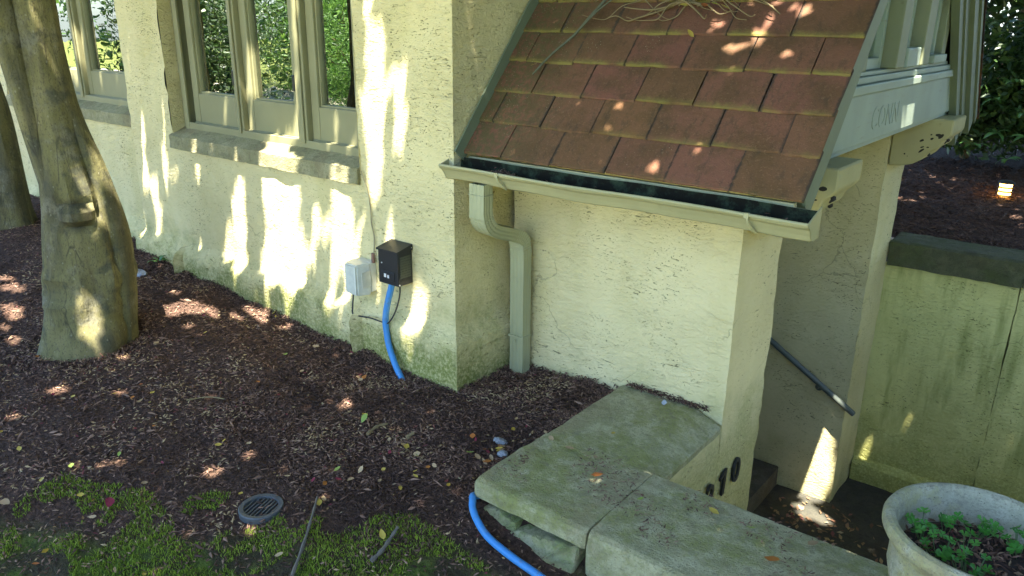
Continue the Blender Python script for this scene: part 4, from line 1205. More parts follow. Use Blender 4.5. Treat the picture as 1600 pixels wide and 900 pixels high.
(-2.617, 0.302, 0.03, 0.028),(-3.232, 0.211, 0.03, 0.024),(-3.201, 0.219, 0.03, 0.024),(-3.17, 0.227, 0.03, 0.023),(-3.139, 0.235, 0.03, 0.023),
(-3.108, 0.243, 0.03, 0.023),(-3.078, 0.25, 0.03, 0.023),(-3.047, 0.258, 0.03, 0.023),(-3.017, 0.266, 0.03, 0.023),(-2.987, 0.274, 0.03, 0.023),
(-2.957, 0.282, 0.03, 0.023),(-0.424, -0.38, 0.03, 0.015),(-0.108, -0.224, 0.03, 0.015),(1.112, 5.278, 0.45, 0.029),(1.139, 5.282, 0.45, 0.029),
(1.166, 5.286, 0.45, 0.029),(1.193, 5.29, 0.45, 0.029),(1.22, 5.294, 0.45, 0.029),(1.143, 0.601, 2.031, 0.04),(1.258, 0.68, 2.127, 0.02),
(1.389, 0.691, 2.14, 0.023),(1.534, 0.661, 2.103, 0.036),(1.38, 0.596, 2.025, 0.023),(1.356, 0.55, 1.969, 0.032),(1.339, 0.527, 1.941, 0.022),
(1.255, 0.527, 1.942, 0.026),(1.152, 0.502, 1.911, 0.019),(1.544, 0.49, 1.896, 0.015),(1.523, 0.52, 1.932, 0.016),(1.312, 0.427, 1.819, 0.025),
(1.05, 0.438, 1.833, 0.019),(1.225, 0.433, 1.827, 0.016),(1.127, 0.106, 1.431, 0.033),(1.181, 0.072, 1.39, 0.021),(1.301, 0.172, 1.511, 0.021),
(1.328, 0.122, 1.449, 0.012),(0.905, 0.532, 1.948, 0.013),(0.684, 0.528, 1.943, 0.014),(0.812, 0.286, 1.648, 0.026),(0.831, 0.358, 1.736, 0.016),
(0.87, 0.084, 1.404, 0.018),(1.493, 0.544, 1.961, 0.013),(1.4, 0.626, 2.061, 0.013),(1.5, 0.631, 2.067, 0.016),(1.263, 3.13, -1.289, 0.053),
(1.283, 3.13, -1.436, 0.078),(1.292, 3.13, -1.62, 0.103),(1.277, 3.13, -1.786, 0.11),(1.333, 2.877, -1.82, 0.107),(1.464, 2.847, -1.82, 0.071),
(1.346, 3.05, -0.81, 0.014),(1.75, 1.873, 1.815, 0.006),(1.75, 1.741, 1.913, 0.004),(2.683, -0.192, 0.48, 0.013),(-1.999, -1.125, 1.467, 0.034),
(-1.999, -1.125, 1.433, 0.034),(-1.999, -1.124, 1.4, 0.034),(-1.999, -1.124, 1.365, 0.034),(-1.999, -1.124, 1.331, 0.034),(-1.999, -1.124, 1.297, 0.035),
(-1.999, -1.124, 1.262, 0.035),(-1.999, -1.124, 1.227, 0.035),(-1.999, -1.124, 1.192, 0.035),(-1.933, -0.952, 1.272, 0.022),(-1.932, -0.948, 1.255, 0.022),
(-1.93, -0.944, 1.238, 0.022),(-1.928, -0.94, 1.22, 0.022),(-1.927, -0.936, 1.203, 0.022),(-2.003, -1.135, 0.189, 0.068),(-2.001, -1.131, 0.149, 0.068),
(-1.999, -1.126, 0.109, 0.068),(-2.013, -1.162, 0.949, 0.013),(-2.058, -1.281, 1.113, 0.013)
]).reshape(-1, 4)
_f = np.random.default_rng(77)
_fx, _fy = _f.uniform(-3.0, .3, 70), _f.uniform(-1.9, -.25, 70)
PATCH = np.concatenate([PATCH, np.stack([_fx, _fy, gz(_fx, _fy), _f.uniform(.012, .034, 70)], -1)])
SU = np.array(SUN_DIR)
def leaf_quads(c, size, rng, flat=.35, aspect=.55):
    n = len(c)
    a = rng.uniform(0, 2 * np.pi, n)
    d = np.stack([np.cos(a), np.sin(a), rng.normal(0, flat, n)], -1); d /= np.linalg.norm(d, axis=1)[:, None]
    up = np.stack([rng.normal(0, flat, n), rng.normal(0, flat, n), np.ones(n)], -1)
    s = np.cross(d, up); s /= np.linalg.norm(s, axis=1)[:, None]
    sz = size * rng.uniform(.75, 1.2, n)[:, None]
    w = sz * aspect
    nn = np.cross(s, d)
    return np.stack([c - d * sz * .5, c + s * w * .5 - d * sz * .05 + nn * sz * .05, c + d * sz * .5, c - s * w * .5 - d * sz * .05 + nn * sz * .05], 1)
def crown_layers(zl, xr, yr, step, size, rng, inside):
    out = []
    for z in zl:
        gx_ = np.arange(xr[0], xr[1], step); gy_ = np.arange(yr[0], yr[1], step)
        X, Y = np.meshgrid(gx_, gy_)
        c = np.stack([X.ravel(), Y.ravel(), np.full(X.size, z)], -1)
        c[:, :2] += rng.uniform(-step * .6, step * .6, (len(c), 2)); c[:, 2] += rng.uniform(-.22, .22, len(c))
        out.append(c[inside(c)])
    return np.concatenate(out)
def carve(c, grow):
    keep = np.ones(len(c), bool)
    for px, py, pz, r in PATCH:
        grow = .010 + .50 * min(r, .045)
        v = c - np.array([px, py, pz])
        t_ = v @ SU
        d2 = (v * v).sum(1) - t_ * t_
        keep &= d2 > (r + grow) ** 2
    return c[keep]
def in_crown(c):
    wob = vnoise(c, .7, 33) * .8
    e = ((c[:, 0] + .4) / (6.7 + wob)) ** 2 + ((c[:, 1] + .7) / (4.3 + .7 * wob)) ** 2
    house_side = (c[:, 0] < .5) & (c[:, 1] > -.75)
    return (e < 1) & ~house_side
cc = crown_layers([4.3, 4.55, 4.8, 5.1, 5.35, 5.65, 5.95, 6.25, 6.55], (-8.5, 7.5), (-7.5, 5), .098, .16, RNG, in_crown)
cc = carve(cc, .050)
Q = leaf_quads(cc, .165, RNG, .30, .62)
soup_obj("crown", Q, 4, M['canopy'], tree, RNG.random(len(Q)))

def foliage(name, parent, c, size, mat, tone=None, flat=.7, aspect=.4):
    Q = leaf_quads(c, size, RNG, flat, aspect)
    return soup_obj(name, Q, 4, mat, parent, RNG.random(len(Q)) if tone is None else tone)
def blob(center, rad, n, lumps=9, hollow=.55):
    """points in an uneven crown made of overlapping clumps"""
    cs = RNG.normal(0, 1, (lumps, 3)); cs /= np.linalg.norm(cs, axis=1)[:, None]
    cs = cs * RNG.uniform(.25, .75, (lumps, 1))
    k = RNG.integers(0, lumps, n)
    u = RNG.normal(0, 1, (n, 3)); u /= np.linalg.norm(u, axis=1)[:, None]
    u *= (RNG.uniform(hollow ** 3, 1, (n, 1))) ** (1 / 3) * .52
    p = (cs[k] + u) * np.array(rad) + np.array(center)
    return p

# shrubs on the bank beyond the court
def shrub(name, loc, rad, n, size, label, cat="shrub", group=None, mat=None, stems=3):
    z0 = float(gz(loc[0], loc[1]))
    r = empty(name, (loc[0], loc[1], z0), label, cat, group)
    c = blob((loc[0], loc[1], z0 + rad[2] * .85), rad, n)
    c = c[c[:, 2] > z0 + .05]
    foliage("foliage", r, c, size, mat or M['bush'], None, .8, .36)
    b = MB()
    for k in range(stems):
        a = k * 2.4
        b.tube(catmull([(loc[0], loc[1], z0 - .1), (loc[0] + .15 * math.cos(a), loc[1] + .15 * math.sin(a), z0 + rad[2] * .5), (loc[0] + rad[0] * .4 * math.cos(a), loc[1] + rad[1] * .4 * math.sin(a), z0 + rad[2] * 1.2)], 4), np.linspace(.035, .012, 9), 6)
    b.build("stem", M['twig'], r, smooth=True)
    return r
def rosette_leaf_mesh():
    V, F = [], []
    for i in range(6):
        t_ = i / 5
        w = .022 * math.sin(math.pi * min(1, t_ * .92 + .06)) + .001
        z = .03 * math.sin(t_ * 2.2) - .03 * t_ * t_
        V += [(t_ * .13, -w, z), (t_ * .13, 0, z - .004), (t_ * .13, w, z)]
    for i in range(5):
        for k in (0, 1): F.append((i * 3 + k, i * 3 + k + 3, i * 3 + k + 4, i * 3 + k + 1))
    me = bpy.data.meshes.new("leaf"); me.from_pydata(V, [], F); me.materials.append(M['rosette']); me.update()
    me.polygons.foreach_set('use_smooth', [True] * len(F))
    return me
RLEAF = rosette_leaf_mesh()
def rosettes(r, pts):
    base = Vector(r.location)
    for p in pts:
        n = random.randint(5, 7)
        for k in range(n):
            o = bpy.data.objects.new("leaf", RLEAF)
            o.parent = r
            o.location = Vector(p) - base
            o.rotation_euler = (random.uniform(-.3, .3), random.uniform(-.25, .45), 2 * math.pi * k / n + random.uniform(-.25, .25))
            s = random.uniform(.75, 1.25); o.scale = (s, s, s)
            COL.objects.link(o)
sh1 = shrub("laurel_shrub", (1.25, 7.8), (1.2, 1.0, 1.0), 11000, .12, "dark evergreen shrub on the mulch bank just beyond the porch corner", stems=4)
rosettes(sh1, [(1.57, 6.05, .93), (1.72, 6.2, 1.05), (1.85, 6.3, .78), (1.62, 6.5, 1.35), (1.9, 6.4, 1.25), (1.75, 6.3, 1.55), (1.95, 6.5, 1.0)])
sh2 = shrub("laurel_shrub", (2.75, 7.9), (1.1, 1.0, 1.25), 10000, .12, "taller dark evergreen shrub on the bank behind the glowing path light", stems=4)
rosettes(sh2, [(2.1, 6.9, 1.2), (2.3, 7.0, 1.6), (2.2, 7.0, .9)])
def bg_tree(loc, h, rad, n, label, nm="background_tree"):
    z0 = float(gz(*loc))
    r = empty(nm, (loc[0], loc[1], z0), label, "tree", "trees beyond the mulch bank")
    b = MB(); b.tube(catmull([(loc[0], loc[1], z0 - .2), (loc[0] + .1, loc[1], z0 + h * .4), (loc[0] - .1, loc[1] + .1, z0 + h * .8)], 5), np.linspace(.16, .06, 11), 9)
    b.build("trunk", M['bark'], r, smooth=True)
    c = blob((loc[0], loc[1], z0 + h * .62), rad, n, 14, .4)
    foliage("crown", r, c[c[:, 2] > z0 + .2], .17, M['bush'], None, .8, .45)
bg_tree((-.2, 11.0), 5.5, (2.2, 1.8, 3.2), 7000, "leafy tree behind the laurel shrubs, left of the pair")
bg_tree((1.25, 10.3), 5.2, (1.9, 1.5, 3.0), 9000, "leafy tree behind the laurel shrubs, between the other two")
bg_tree((3.0, 9.9), 5.0, (1.6, 1.4, 2.8), 8000, "leafy tree close behind the taller laurel shrub")
# a taller tree on the bank whose crown shades the mulch and the lower shrubs
bt = empty("bank_tree", (5.6, 6.2, float(gz(5.6, 6.2))), "slender tree on the mulch bank, its crown over the shrubs", "tree")
b = MB(); b.tube(catmull([(5.6, 6.2, .2), (5.5, 6.2, 2.2), (5.2, 6.2, 4.4), (4.4, 6.3, 5.6)], 6), np.linspace(.15, .05, 19), 10); b.build("trunk", M['bark'], bt, smooth=True)
def in_bank(c):
    wob = vnoise(c, .8, 37) * .5
    return ((c[:, 0] - 3.6) / (3.6 + wob)) ** 2 + ((c[:, 1] - 6.0) / (3.4 + wob)) ** 2 < 1
cb_ = carve(crown_layers([4.6, 4.9, 5.2, 5.5, 5.8, 6.2], (-.5, 8), (2, 10), .125, .18, RNG, in_bank), .05)
Q = leaf_quads(cb_, .20, RNG, .30, .62)
soup_obj("crown", Q, 4, M['canopy'], bt, RNG.random(len(Q)))
bg_tree((2.8, 11.6), 6.0, (2.3, 1.8, 3.6), 7000, "leafy tree behind the laurel shrubs, right of the pair")

for i, (x, y, h) in enumerate([(9.0, -3.2, 4.8), (9.4, .6, 5.0), (9.2, 4.5, 5.2), (9.2, 8.3, 5.4), (8.6, -7.4, 4.8), (12.5, -6.5, 5.2), (13, -1.5, 5.5), (13, 3.5, 5.5)]):  # out-of-view trees added to block sky and shade the east lawn
    bg_tree((x, y), h, (2.6, 2.9, 3.0), 9000, ["bushy tree east of the court, before the long coping", "bushy tree east of the court, in line with the landing", "bushy tree east of the court, in line with the bank", "bushy tree beyond the path light, east of the shrubs", "bushy tree on the east lawn, nearest the drive end", "bushy tree on the east lawn, farther from the drive end", "bushy tree in the second row east of the landing", "bushy tree in the second row east of the bank"][i])
# garden across the lawn, seen mirrored in the window panes
for i, (x, y, rx, rz, n, sz, lb) in enumerate([(-9.8, -4.1, 1.9, 2.3, 34000, .075, "tall dense evergreen on the lawn, filling the left pane's reflection"), (-9.0, -7.0, 1.5, 1.3, 20000, .07, "rounded sunlit shrub by the drive, reflected in the right pane"),  # first evergreen added to darken the left pane's reflection
                                       (-13.0, -9.5, 2.6, 2.8, 12000, .17, "big spreading shrub at the far side of the lawn"), (-15.5, -12.5, 3.0, 3.2, 12000, .2, "broad shrub near the far end of the drive"), (-14.5, -6.0, 2.4, 2.8, 11000, .18, "tall shrub behind the dense evergreen")]):
    shrub("garden_shrub", (x, y), (rx, rx, rz), n, sz, lb, "shrub", "garden shrubs across the lawn", M['gbush'] if i else None)

# ------------------------------------------------------------------ ground cover
def chip_soup(c, L, W, rng, tilt=.35):
    """thin bark shards: 5-vertex double wedge -> 2 quads each"""
    n = len(c)
    a = rng.uniform(0, 2 * np.pi, n)
    d = np.stack([np.cos(a), np.sin(a), rng.normal(0, tilt, n)], -1); d /= np.linalg.norm(d, axis=1)[:, None]
    up = np.stack([rng.normal(0, .5, n), rng.normal(0, .5, n), np.ones(n)], -1)
    s = np.cross(d, up); s /= np.linalg.norm(s, axis=1)[:, None]
    nn = np.cross(s, d)
    l = (L * rng.uniform(.5, 1.25, n))[:, None]; w = (W * rng.uniform(.5, 1.3, n))[:, None]
    A = c - d * l * .5; B = c + d * l * .5
    k = rng.uniform(.3, .7, (n, 1))
    Mi = A * (1 - k) + B * k + nn * w * .5
    q1 = np.stack([A, A * .3 + Mi * .7 - s * w * .55 - nn * w * .2, B, Mi], 1)
    q2 = np.stack([A, Mi, B, A * .25 + Mi * .75 + s * w * .5 - nn * w * .25], 1)
    return np.concatenate([q1[:, None], q2[:, None]], 1).reshape(-1, 4, 3)
def in_bed(p):
    x, y = p[:, 0], p[:, 1]
    ok = ~((y > -.055 + .0 * x) & (x < .05) & (x > -3.5)) & ~((x > .815) & (y > -.80)) & ~((y > .485)) & ~((x <= -3.5) & (y > .07))
    return ok
def scatter(n, xr, yr):
    p = np.stack([RNG.uniform(*xr, n), RNG.uniform(*yr, n)], -1)
    return p[in_bed(p)]
p = np.concatenate([scatter(46000, (-3.2, 1.7), (-2.5, .48)), scatter(16000, (-6.5, -3.0), (-2.4, .1)), scatter(14000, (-.9, .85), (-1.2, .48))])
g = grass_amount(p[:, 0], p[:, 1])
p = p[((g < 0) | (RNG.random(len(p)) < .45)) & ((p[:, 0] - .057) ** 2 + (p[:, 1] + 1.376) ** 2 > .0085)]
c = np.stack([p[:, 0], p[:, 1], gz(p[:, 0], p[:, 1]) + RNG.uniform(.0, .014, len(p))], -1)
# mulch piles up against walls and coping
Q = chip_soup(c, .030, .0085, RNG)
tag(soup_obj("bark_mulch", Q, 4, M['chips'], None, np.repeat(np.clip(RNG.random(len(c)) * (.92 + .60 * vnoise(c * [1, 1, 0], 4.5, 25) + .35 * vnoise(c * [1, 1, 0], 13, 26)), 0, 1), 2)), "dark shredded bark mulch spread over the bed", kind="stuff")
p = scatter(2600, (-4, 1.7), (-2.4, .48))
p = p[grass_amount(p[:, 0], p[:, 1]) < .05]
c = np.stack([p[:, 0], p[:, 1], gz(p[:, 0], p[:, 1]) + RNG.uniform(.006, .018, len(p))], -1)
tag(soup_obj("bark_chunks", chip_soup(c, .060, .015, RNG, .2), 4, M['chips'], None, np.repeat(RNG.random(len(c)) * .85, 2)), "coarser bark pieces among the shredded mulch", kind="stuff")
def edge_pile(n, fx, spread, hmax):
    t_ = RNG.random(n)
    xy = fx(t_)
    o_ = np.abs(RNG.normal(0, spread, n))
    return xy[0] + o_ * xy[2], xy[1] + o_ * xy[3], hmax * np.exp(-o_ / spread) * RNG.random(n)
E_ = [edge_pile(3600, lambda s: (-3.5 + 3.42 * s, -.062 + 0 * s, 0, -1), .05, .035), edge_pile(700, lambda s: (.072 + 0 * s, -.07 + .5 * s, 1, 0), .05, .035), edge_pile(900, lambda s: (.1 + .72 * s, .485 + 0 * s, 0, -1), .05, .035),
      edge_pile(1500, lambda s: (.815 + 0 * s, -.78 + 1.25 * s, -1, 0), .05, .03), edge_pile(1500, lambda s: (-2.25 + .33 * np.cos(s * 6.283), -1.09 + .33 * np.sin(s * 6.283), np.cos(s * 6.283), np.sin(s * 6.283)), .05, .04),
      edge_pile(260, lambda s: (-.30 + .035 * np.cos(s * 6.283), -.145 + .035 * np.sin(s * 6.283), np.cos(s * 6.283), np.sin(s * 6.283)), .02, .03)]
ex = np.concatenate([e[0] for e in E_]); ey = np.concatenate([e[1] for e in E_]); eh = np.concatenate([e[2] for e in E_])
c = np.stack([ex, ey, gz(ex, ey) + eh], -1)
tag(soup_obj("piled_mulch", chip_soup(c, .030, .0085, RNG, .6), 4, M['chips'], None, np.repeat(RNG.random(len(c)) * .9, 2)), "mulch banked up against the walls, the trunk and the coping", kind="stuff")
p = np.stack([RNG.uniform(.6, 4.5, 16000), 4.02 + 3.6 * RNG.random(16000) ** 1.4], -1)
c = np.stack([p[:, 0], p[:, 1], gz(p[:, 0], p[:, 1]) + RNG.uniform(0, .02, len(p))], -1)
tag(soup_obj("bank_mulch", chip_soup(c, .06, .016, RNG), 4, M['chips'], None, np.repeat(RNG.random(len(c)) * .55, 2)), "dark bark mulch covering the bank above the retaining wall", kind="stuff")
# small dry litter between the chips
def litter(p, zoff, size, name, label, rng=RNG):
    c = np.stack([p[:, 0], p[:, 1], zoff], -1)
    return tag(soup_obj(name, leaf_quads(c, size, rng, .35, .5), 4, M['litter'], None, rng.random(len(c))), label, kind="stuff")
p = scatter(3600, (-5, 1.7), (-2.5, .48))
litter(p, gz(p[:, 0], p[:, 1]) + RNG.uniform(.008, .02, len(p)), .020, "leaf_litter", "tiny dry leaf scraps scattered through the mulch")
# grass
p = np.stack([RNG.uniform(-2.2, 1.7, 150000), RNG.uniform(-2.7, -1.0, 150000)], -1)
g = grass_amount(p[:, 0], p[:, 1])
q3 = np.stack([p[:, 0], p[:, 1], 0 * p[:, 0]], -1)
clump = vnoise(q3, 5.0, 14) * .6 + vnoise(q3, 14.0, 15) * .4
p = p[(g > -.02) & (clump > -.10 + .30 * np.exp(-np.maximum(g, 0) * 5)) & in_bed(p) & ~((p[:, 0] - .057) ** 2 + (p[:, 1] + 1.376) ** 2 < .0095) & ((RNG.random(len(p)) < .95))]
n = len(p)
z = gz(p[:, 0], p[:, 1])
a = RNG.uniform(0, 2 * np.pi, n); h = RNG.uniform(.007, .021, n); w = RNG.uniform(.0011, .0022, n)
lean = RNG.normal(0, .55, (n, 2))
d = np.stack([np.cos(a), np.sin(a)], -1)
b0 = np.stack([p[:, 0] - d[:, 0] * w, p[:, 1] - d[:, 1] * w, z - .004], -1); b1 = np.stack([p[:, 0] + d[:, 0] * w, p[:, 1] + d[:, 1] * w, z - .004], -1)
mid = np.stack([p[:, 0] + lean[:, 0] * h * .4, p[:, 1] + lean[:, 1] * h * .4, z + h * .6], -1)
tip = np.stack([p[:, 0] + lean[:, 0] * h, p[:, 1] + lean[:, 1] * h, z + h], -1)
off = np.stack([d[:, 0] * w * .8, d[:, 1] * w * .8, 0 * w], -1)
Q = np.stack([b0, b1, mid + off, mid - off], 1); T = np.stack([mid - off, mid + off, tip + off * .1, tip - off * .1], 1)
tone = np.clip(RNG.random(n) * .75 + .25 * (clump[:0].sum() + vnoise(np.stack([p[:, 0], p[:, 1], 0 * z], -1), 4, 16) * .5 + .5), 0, 1)
tag(soup_obj("grass", np.stack([Q, T], 1).reshape(-1, 4, 3), 4, M['grass'], None, np.repeat(tone, 2)), "short mossy green grass at the lower edge of the bed", kind="stuff")
# debris on coping, in the gutter, on the landing, where the wall meets the coping
n = 1500
p = np.stack([RNG.uniform(.85, 2.5, n), RNG.uniform(-.68, -.23, n)], -1)
cl = vnoise(np.stack([p[:, 0], p[:, 1], 0 * p[:, 0]], -1), 6, 19)
p = p[cl > .12]
c = np.stack([p[:, 0], p[:, 1], np.full(len(p), .108)], -1)
tag(soup_obj("coping_debris", chip_soup(c, .026, .0055, RNG, .1), 4, M['chips'], None, np.repeat(.2 + .8 * RNG.random(len(c)), 2)), "dark twig bits and dry scraps lying on the coping stones", kind="stuff")
n = 500
xx = RNG.uniform(.87, 1.36, n); c = np.stack([xx, .478 + RNG.normal(0, .010, n) , .108 + np.abs(RNG.normal(0, .012, n))], -1)
tag(soup_obj("wall_edge_debris", chip_soup(c, .03, .007, RNG, .5), 4, M['chips'], None, np.repeat(RNG.random(len(c)) * .7, 2)), "line of dark debris where the porch wall meets the coping", kind="stuff")
n = 700
xx = np.concatenate([RNG.normal(.30, .09, 280), RNG.uniform(.0, 1.88, 420)]); c = np.stack([xx, RNG.uniform(.0, .05, n), 1.268 + np.abs(RNG.normal(0, .012, n)) + .02 * np.exp(-((xx - .3) / .08) ** 2)], -1)
tag(soup_obj("gutter_debris", chip_soup(c, .03, .007, RNG, .6), 4, M['chips'], None, np.repeat(.3 + RNG.random(n) * .7, 2)), "dry twigs and leaf scraps lying in the gutter", kind="stuff")
n = 130
c = np.stack([RNG.normal(1.42, .25, n), RNG.normal(2.75, .22, n), np.full(n, -1.808)], -1)
c = c[(c[:, 1] < 3.08) & (c[:, 0] > 1.0)]
tag(soup_obj("landing_litter", leaf_quads(c, .055, RNG, .3, .5), 4, M['litter'], None, RNG.random(len(c))), "dry leaf litter on the landing at the foot of the steps", kind="stuff")

# ------------------------------------------------------------------ fallen leaves, one by one
def leaf_mesh(name, kind, mat, seed):
    rr = random.Random(seed)
    V, F = [], []
    n = 6
    cup = rr.uniform(.1, .35); bend = rr.uniform(-.25, .5)
    for i in range(n + 1):
        t_ = i / n
        w = (math.sin(math.pi * t_ ** .8) ** .8) * (.30 if kind == 0 else .42 if kind == 1 else .2) + .01
        w *= rr.uniform(.85, 1.1)
        z = bend * (t_ - .5) ** 2
        V += [(t_ - .5, -w, z + cup * w), (t_ - .5, 0, z), (t_ - .5, w, z + cup * w * rr.uniform(.5, 1.3))]
    for i in range(n):
        for k in (0, 1): F.append((i * 3 + k, i * 3 + k + 3, i * 3 + k + 4, i * 3 + k + 1))
    m0 = len(V); V += [(-.5, -.012, V[1][2]), (-.5, .012, V[1][2]), (-.72, 0, V[1][2] + .03)]; F.append((m0, m0 + 1, m0 + 2))
    me = bpy.data.meshes.new(name); me.from_pydata(V, [], F); me.materials.append(mat); me.update()
    me.polygons.foreach_set('use_smooth', [True] * len(F))
    return me
LEAF = {}
for col in ('yellow', 'tan', 'red', 'green', 'orange', 'grey'):
    LEAF[col] = [leaf_mesh("fallen_leaf", k % 3, M['leaf_' + col], hash(col) % 97 * 0 + k * 7 + len(col)) for k in range(4)]
def put_leaf(col, p, size, label, group, flat=.3):
    o = bpy.data.objects.new("fallen_leaf", random.choice(LEAF[col]))
    o.location = p
    o.rotation_euler = (random.gauss(0, flat), random.gauss(0, flat), random.uniform(0, 6.28))
    o.scale = (size, size, size)
    COL.objects.link(o)
    return tag(o, label, "leaf", group)
MARKS = [(-2.25, -1.09, "thick tree trunk"), (-.33, -.15, "blue conduit"), (.057, -1.376, "round drain grate"), (.80, -.55, "coping edge"), (.35, .3, "downspout"), (.44, -1.4, "long grey stick"), (-1.2, -.1, "house wall"), (-.9, -1.1, "thin twig"), (.03, -.6, "short brown sticks"), (-1.1, -1.7, "lawn's ragged edge"), (-2.6, -.25, "weed behind the trunk")]
def where(x, y):
    q = min(MARKS, key=lambda q: (q[0] - x) ** 2 + (q[1] - y) ** 2)
    dd = math.hypot(q[0] - x, q[1] - y)
    side = "house side" if y > q[1] else "lawn side"
    return ("near the " if dd < .25 else "off the ") + q[2] + ", " + side
WHAT = {'yellow': "small yellow leaf lying on the dark bark mulch", 'tan': "dry tan leaf lying on the dark bark mulch", 'red': "small crimson leaf lying on the dark bark mulch",
        'green': "lime green leaf lying on the dark bark mulch", 'orange': "orange leaf lying on the dark bark mulch", 'grey': "silvery upturned leaf lying on the dark bark mulch"}
random.seed(5)
cnt = 0
while cnt < 125:
    x, y = random.uniform(-2.9, 1.0), random.uniform(-2.0, .3)
    if random.random() < .45:                                         # drifts by the coping, the trunk and the lawn's edge
        k_ = random.choice([(.68, -.35, .12), (.3, -1.0, .22), (-.7, -1.45, .3), (-1.6, -1.3, .25), (.55, -.75, .15)])
        x, y = random.gauss(k_[0], k_[2]), random.gauss(k_[1], k_[2])
    if not in_bed(np.array([[x, y]]))[0] or grass_amount(np.array([x]), np.array([y]))[0] > -.02: continue
    col = random.choices(['yellow', 'tan', 'red', 'green', 'orange', 'grey'], [24, 48, 30, 7, 8, 1])[0]
    put_leaf(col, (x, y, float(gz(x, y)) + .021), random.uniform(.024, .046) * (.7 if col == 'red' else 1), WHAT[col].replace('lying on the dark bark mulch', 'on the mulch ' + where(x, y)), "fallen leaves on the mulch")
    cnt += 1
cnt = 0
while cnt < 45:
    x, y = random.uniform(-1.3, 1.3), random.uniform(-2.4, -1.1)
    if grass_amount(np.array([x]), np.array([y]))[0] < .03: continue
    col = random.choices(['yellow', 'tan', 'red', 'orange'], [14, 42, 10, 4])[0]
    put_leaf(col, (x, y, float(gz(x, y)) + .03), random.uniform(.028, .05), {'yellow': "yellow leaf in the short grass", 'tan': "dry tan leaf in the short grass", 'red': "dark red leaf in the short grass", 'orange': "orange leaf in the short grass"}[col] + ' ' + where(x, y), "fallen leaves in the grass")
    cnt += 1
for x, y, col, s, lb in [(1.246, -.429, 'orange', .055, "largest orange leaf on the corner coping stone"), (1.103, -.059, 'yellow', .035, "small yellow leaf on the return coping near the wall"), (1.485, -.467, 'green', .035, "pale lime leaf beside the coping joint"),
                         (1.768, -.352, 'yellow', .05, "narrow yellow leaf in the middle of the long coping stone"), (1.93, -.36, 'green', .042, "pale green leaf near the back edge of the long coping stone"), (2.069, -.498, 'orange', .06, "curled orange and tan leaf at the far end of the long coping stone"),
                         (1.157, -.307, 'tan', .05, "crumpled tan leaf in the debris on the corner coping stone"), (.90, -.30, 'tan', .06, "broad tan leaf at the mulch edge of the corner coping stone"), (1.016, -.313, 'tan', .05, "curled tan leaf behind the broad one on the corner coping stone"),
                         (1.14, .40, 'grey', .035, "small white fleck of leaf near the porch wall on the coping"), (2.16, -.30, 'tan', .045, "tan leaf lying near the planter on the long coping stone")]:
    put_leaf(col, (x, y, .118), s, lb, "fallen leaves on the coping", .18)
put_leaf('green', (-.10, -.62, float(gz(-.1, -.62)) + .03), .055, "bright green leaf standing upright in the mulch", None, .6)
for x, y, col, lb in [(.24, .41, 'tan', "tan leaf tip at the lower end of the mossy twig on the roof"), (1.17, .65, 'yellow', "yellow leaf in the dead vine on the roof"), (1.12, .66, 'green', "green leaf in the dead vine on the roof"), (1.055, .55, 'yellow', "tiny yellow leaf on the roof just below the vine")]:
    s_ = (y - E0[1]) / SL[1]
    q = roofpt(x, s_, .04)
    put_leaf(col, tuple(q), .045, lb, None, .5)

# ------------------------------------------------------------------ things on the wall and in the bed
tb = empty("transformer_box", (-.42, 0, .57), "black metal lighting transformer box fixed to the stucco wall", "transformer")
b = MB()
b.box((-.502, -.116, .575), (-.338, .0, .778), .004)
b.box((-.474, -.1195, .600), (-.366, -.1165, .650), .002); b.box((-.474, -.121, .651), (-.366, -.1165, .656), .001)
b.build("body", M['black'], tb)
MB().prism([(-.125, .776), (-.125, .786), (.0, .812), (.0, .778)], 0, -.508, -.332).build("lid", M['black'], tb)
MB().box((-.3365, -.100, .622), (-.3345, -.014, .752), .001).build("label_plate", M['label'], tb)
b = MB(); b.box((-.450, -.1235, .618), (-.432, -.1205, .640), .001); b.box((-.422, -.1235, .616), (-.408, -.1205, .636), .001); b.build("switch", M['socket'], tb)
for p in [(-.335, -.108, .585), (-.335, -.008, .792), (-.470, -.1175, .700)]:
    bm = bmesh.new(); bmesh.ops.create_uvsphere(bm, u_segments=8, v_segments=6, radius=.005)
    for v in bm.verts: v.co = v.co + Vector(p)
    MB().bm(bm).build("screw", M['steel'], tb)
ob = empty("outlet_box", (-.75, 0, .44), "pale grey weatherproof outlet box on the wall left of the black transformer", "outlet box")
b = MB()
b.box((-.795, -.045, .455), (-.655, .004, .645), .006)
b.build("back_box", M['greyplastic'], ob)
bm = bmesh.new(); bmesh.ops.create_cube(bm, size=1)
for v in bm.verts:
    yy = -.135 if v.co.y < 0 else -.046
    tap = .010 if v.co.y < 0 else 0
    v.co = Vector(((-.805 + tap if v.co.x < 0 else -.650 - tap * 3.2), yy, (.440 + tap * .6 if v.co.z < 0 else .648 - tap)))
bmesh.ops.bevel(bm, geom=list(bm.edges), offset=.009, segments=2, affect='EDGES')
MB().bm(bm).build("cover", M['clear'], ob)
b = MB(); b.box((-.648, -.125, .50), (-.6445, -.055, .60), .001); b.box((-.70, -.1385, .45), (-.688, -.1345, .63), .001); b.build("latch", M['greyplastic'], ob)
MB().tube([(-.655, -.02, .64), (-.655, -.02, .70)], .011, 10).build("conduit_nipple", M['pipeiron'], ob)

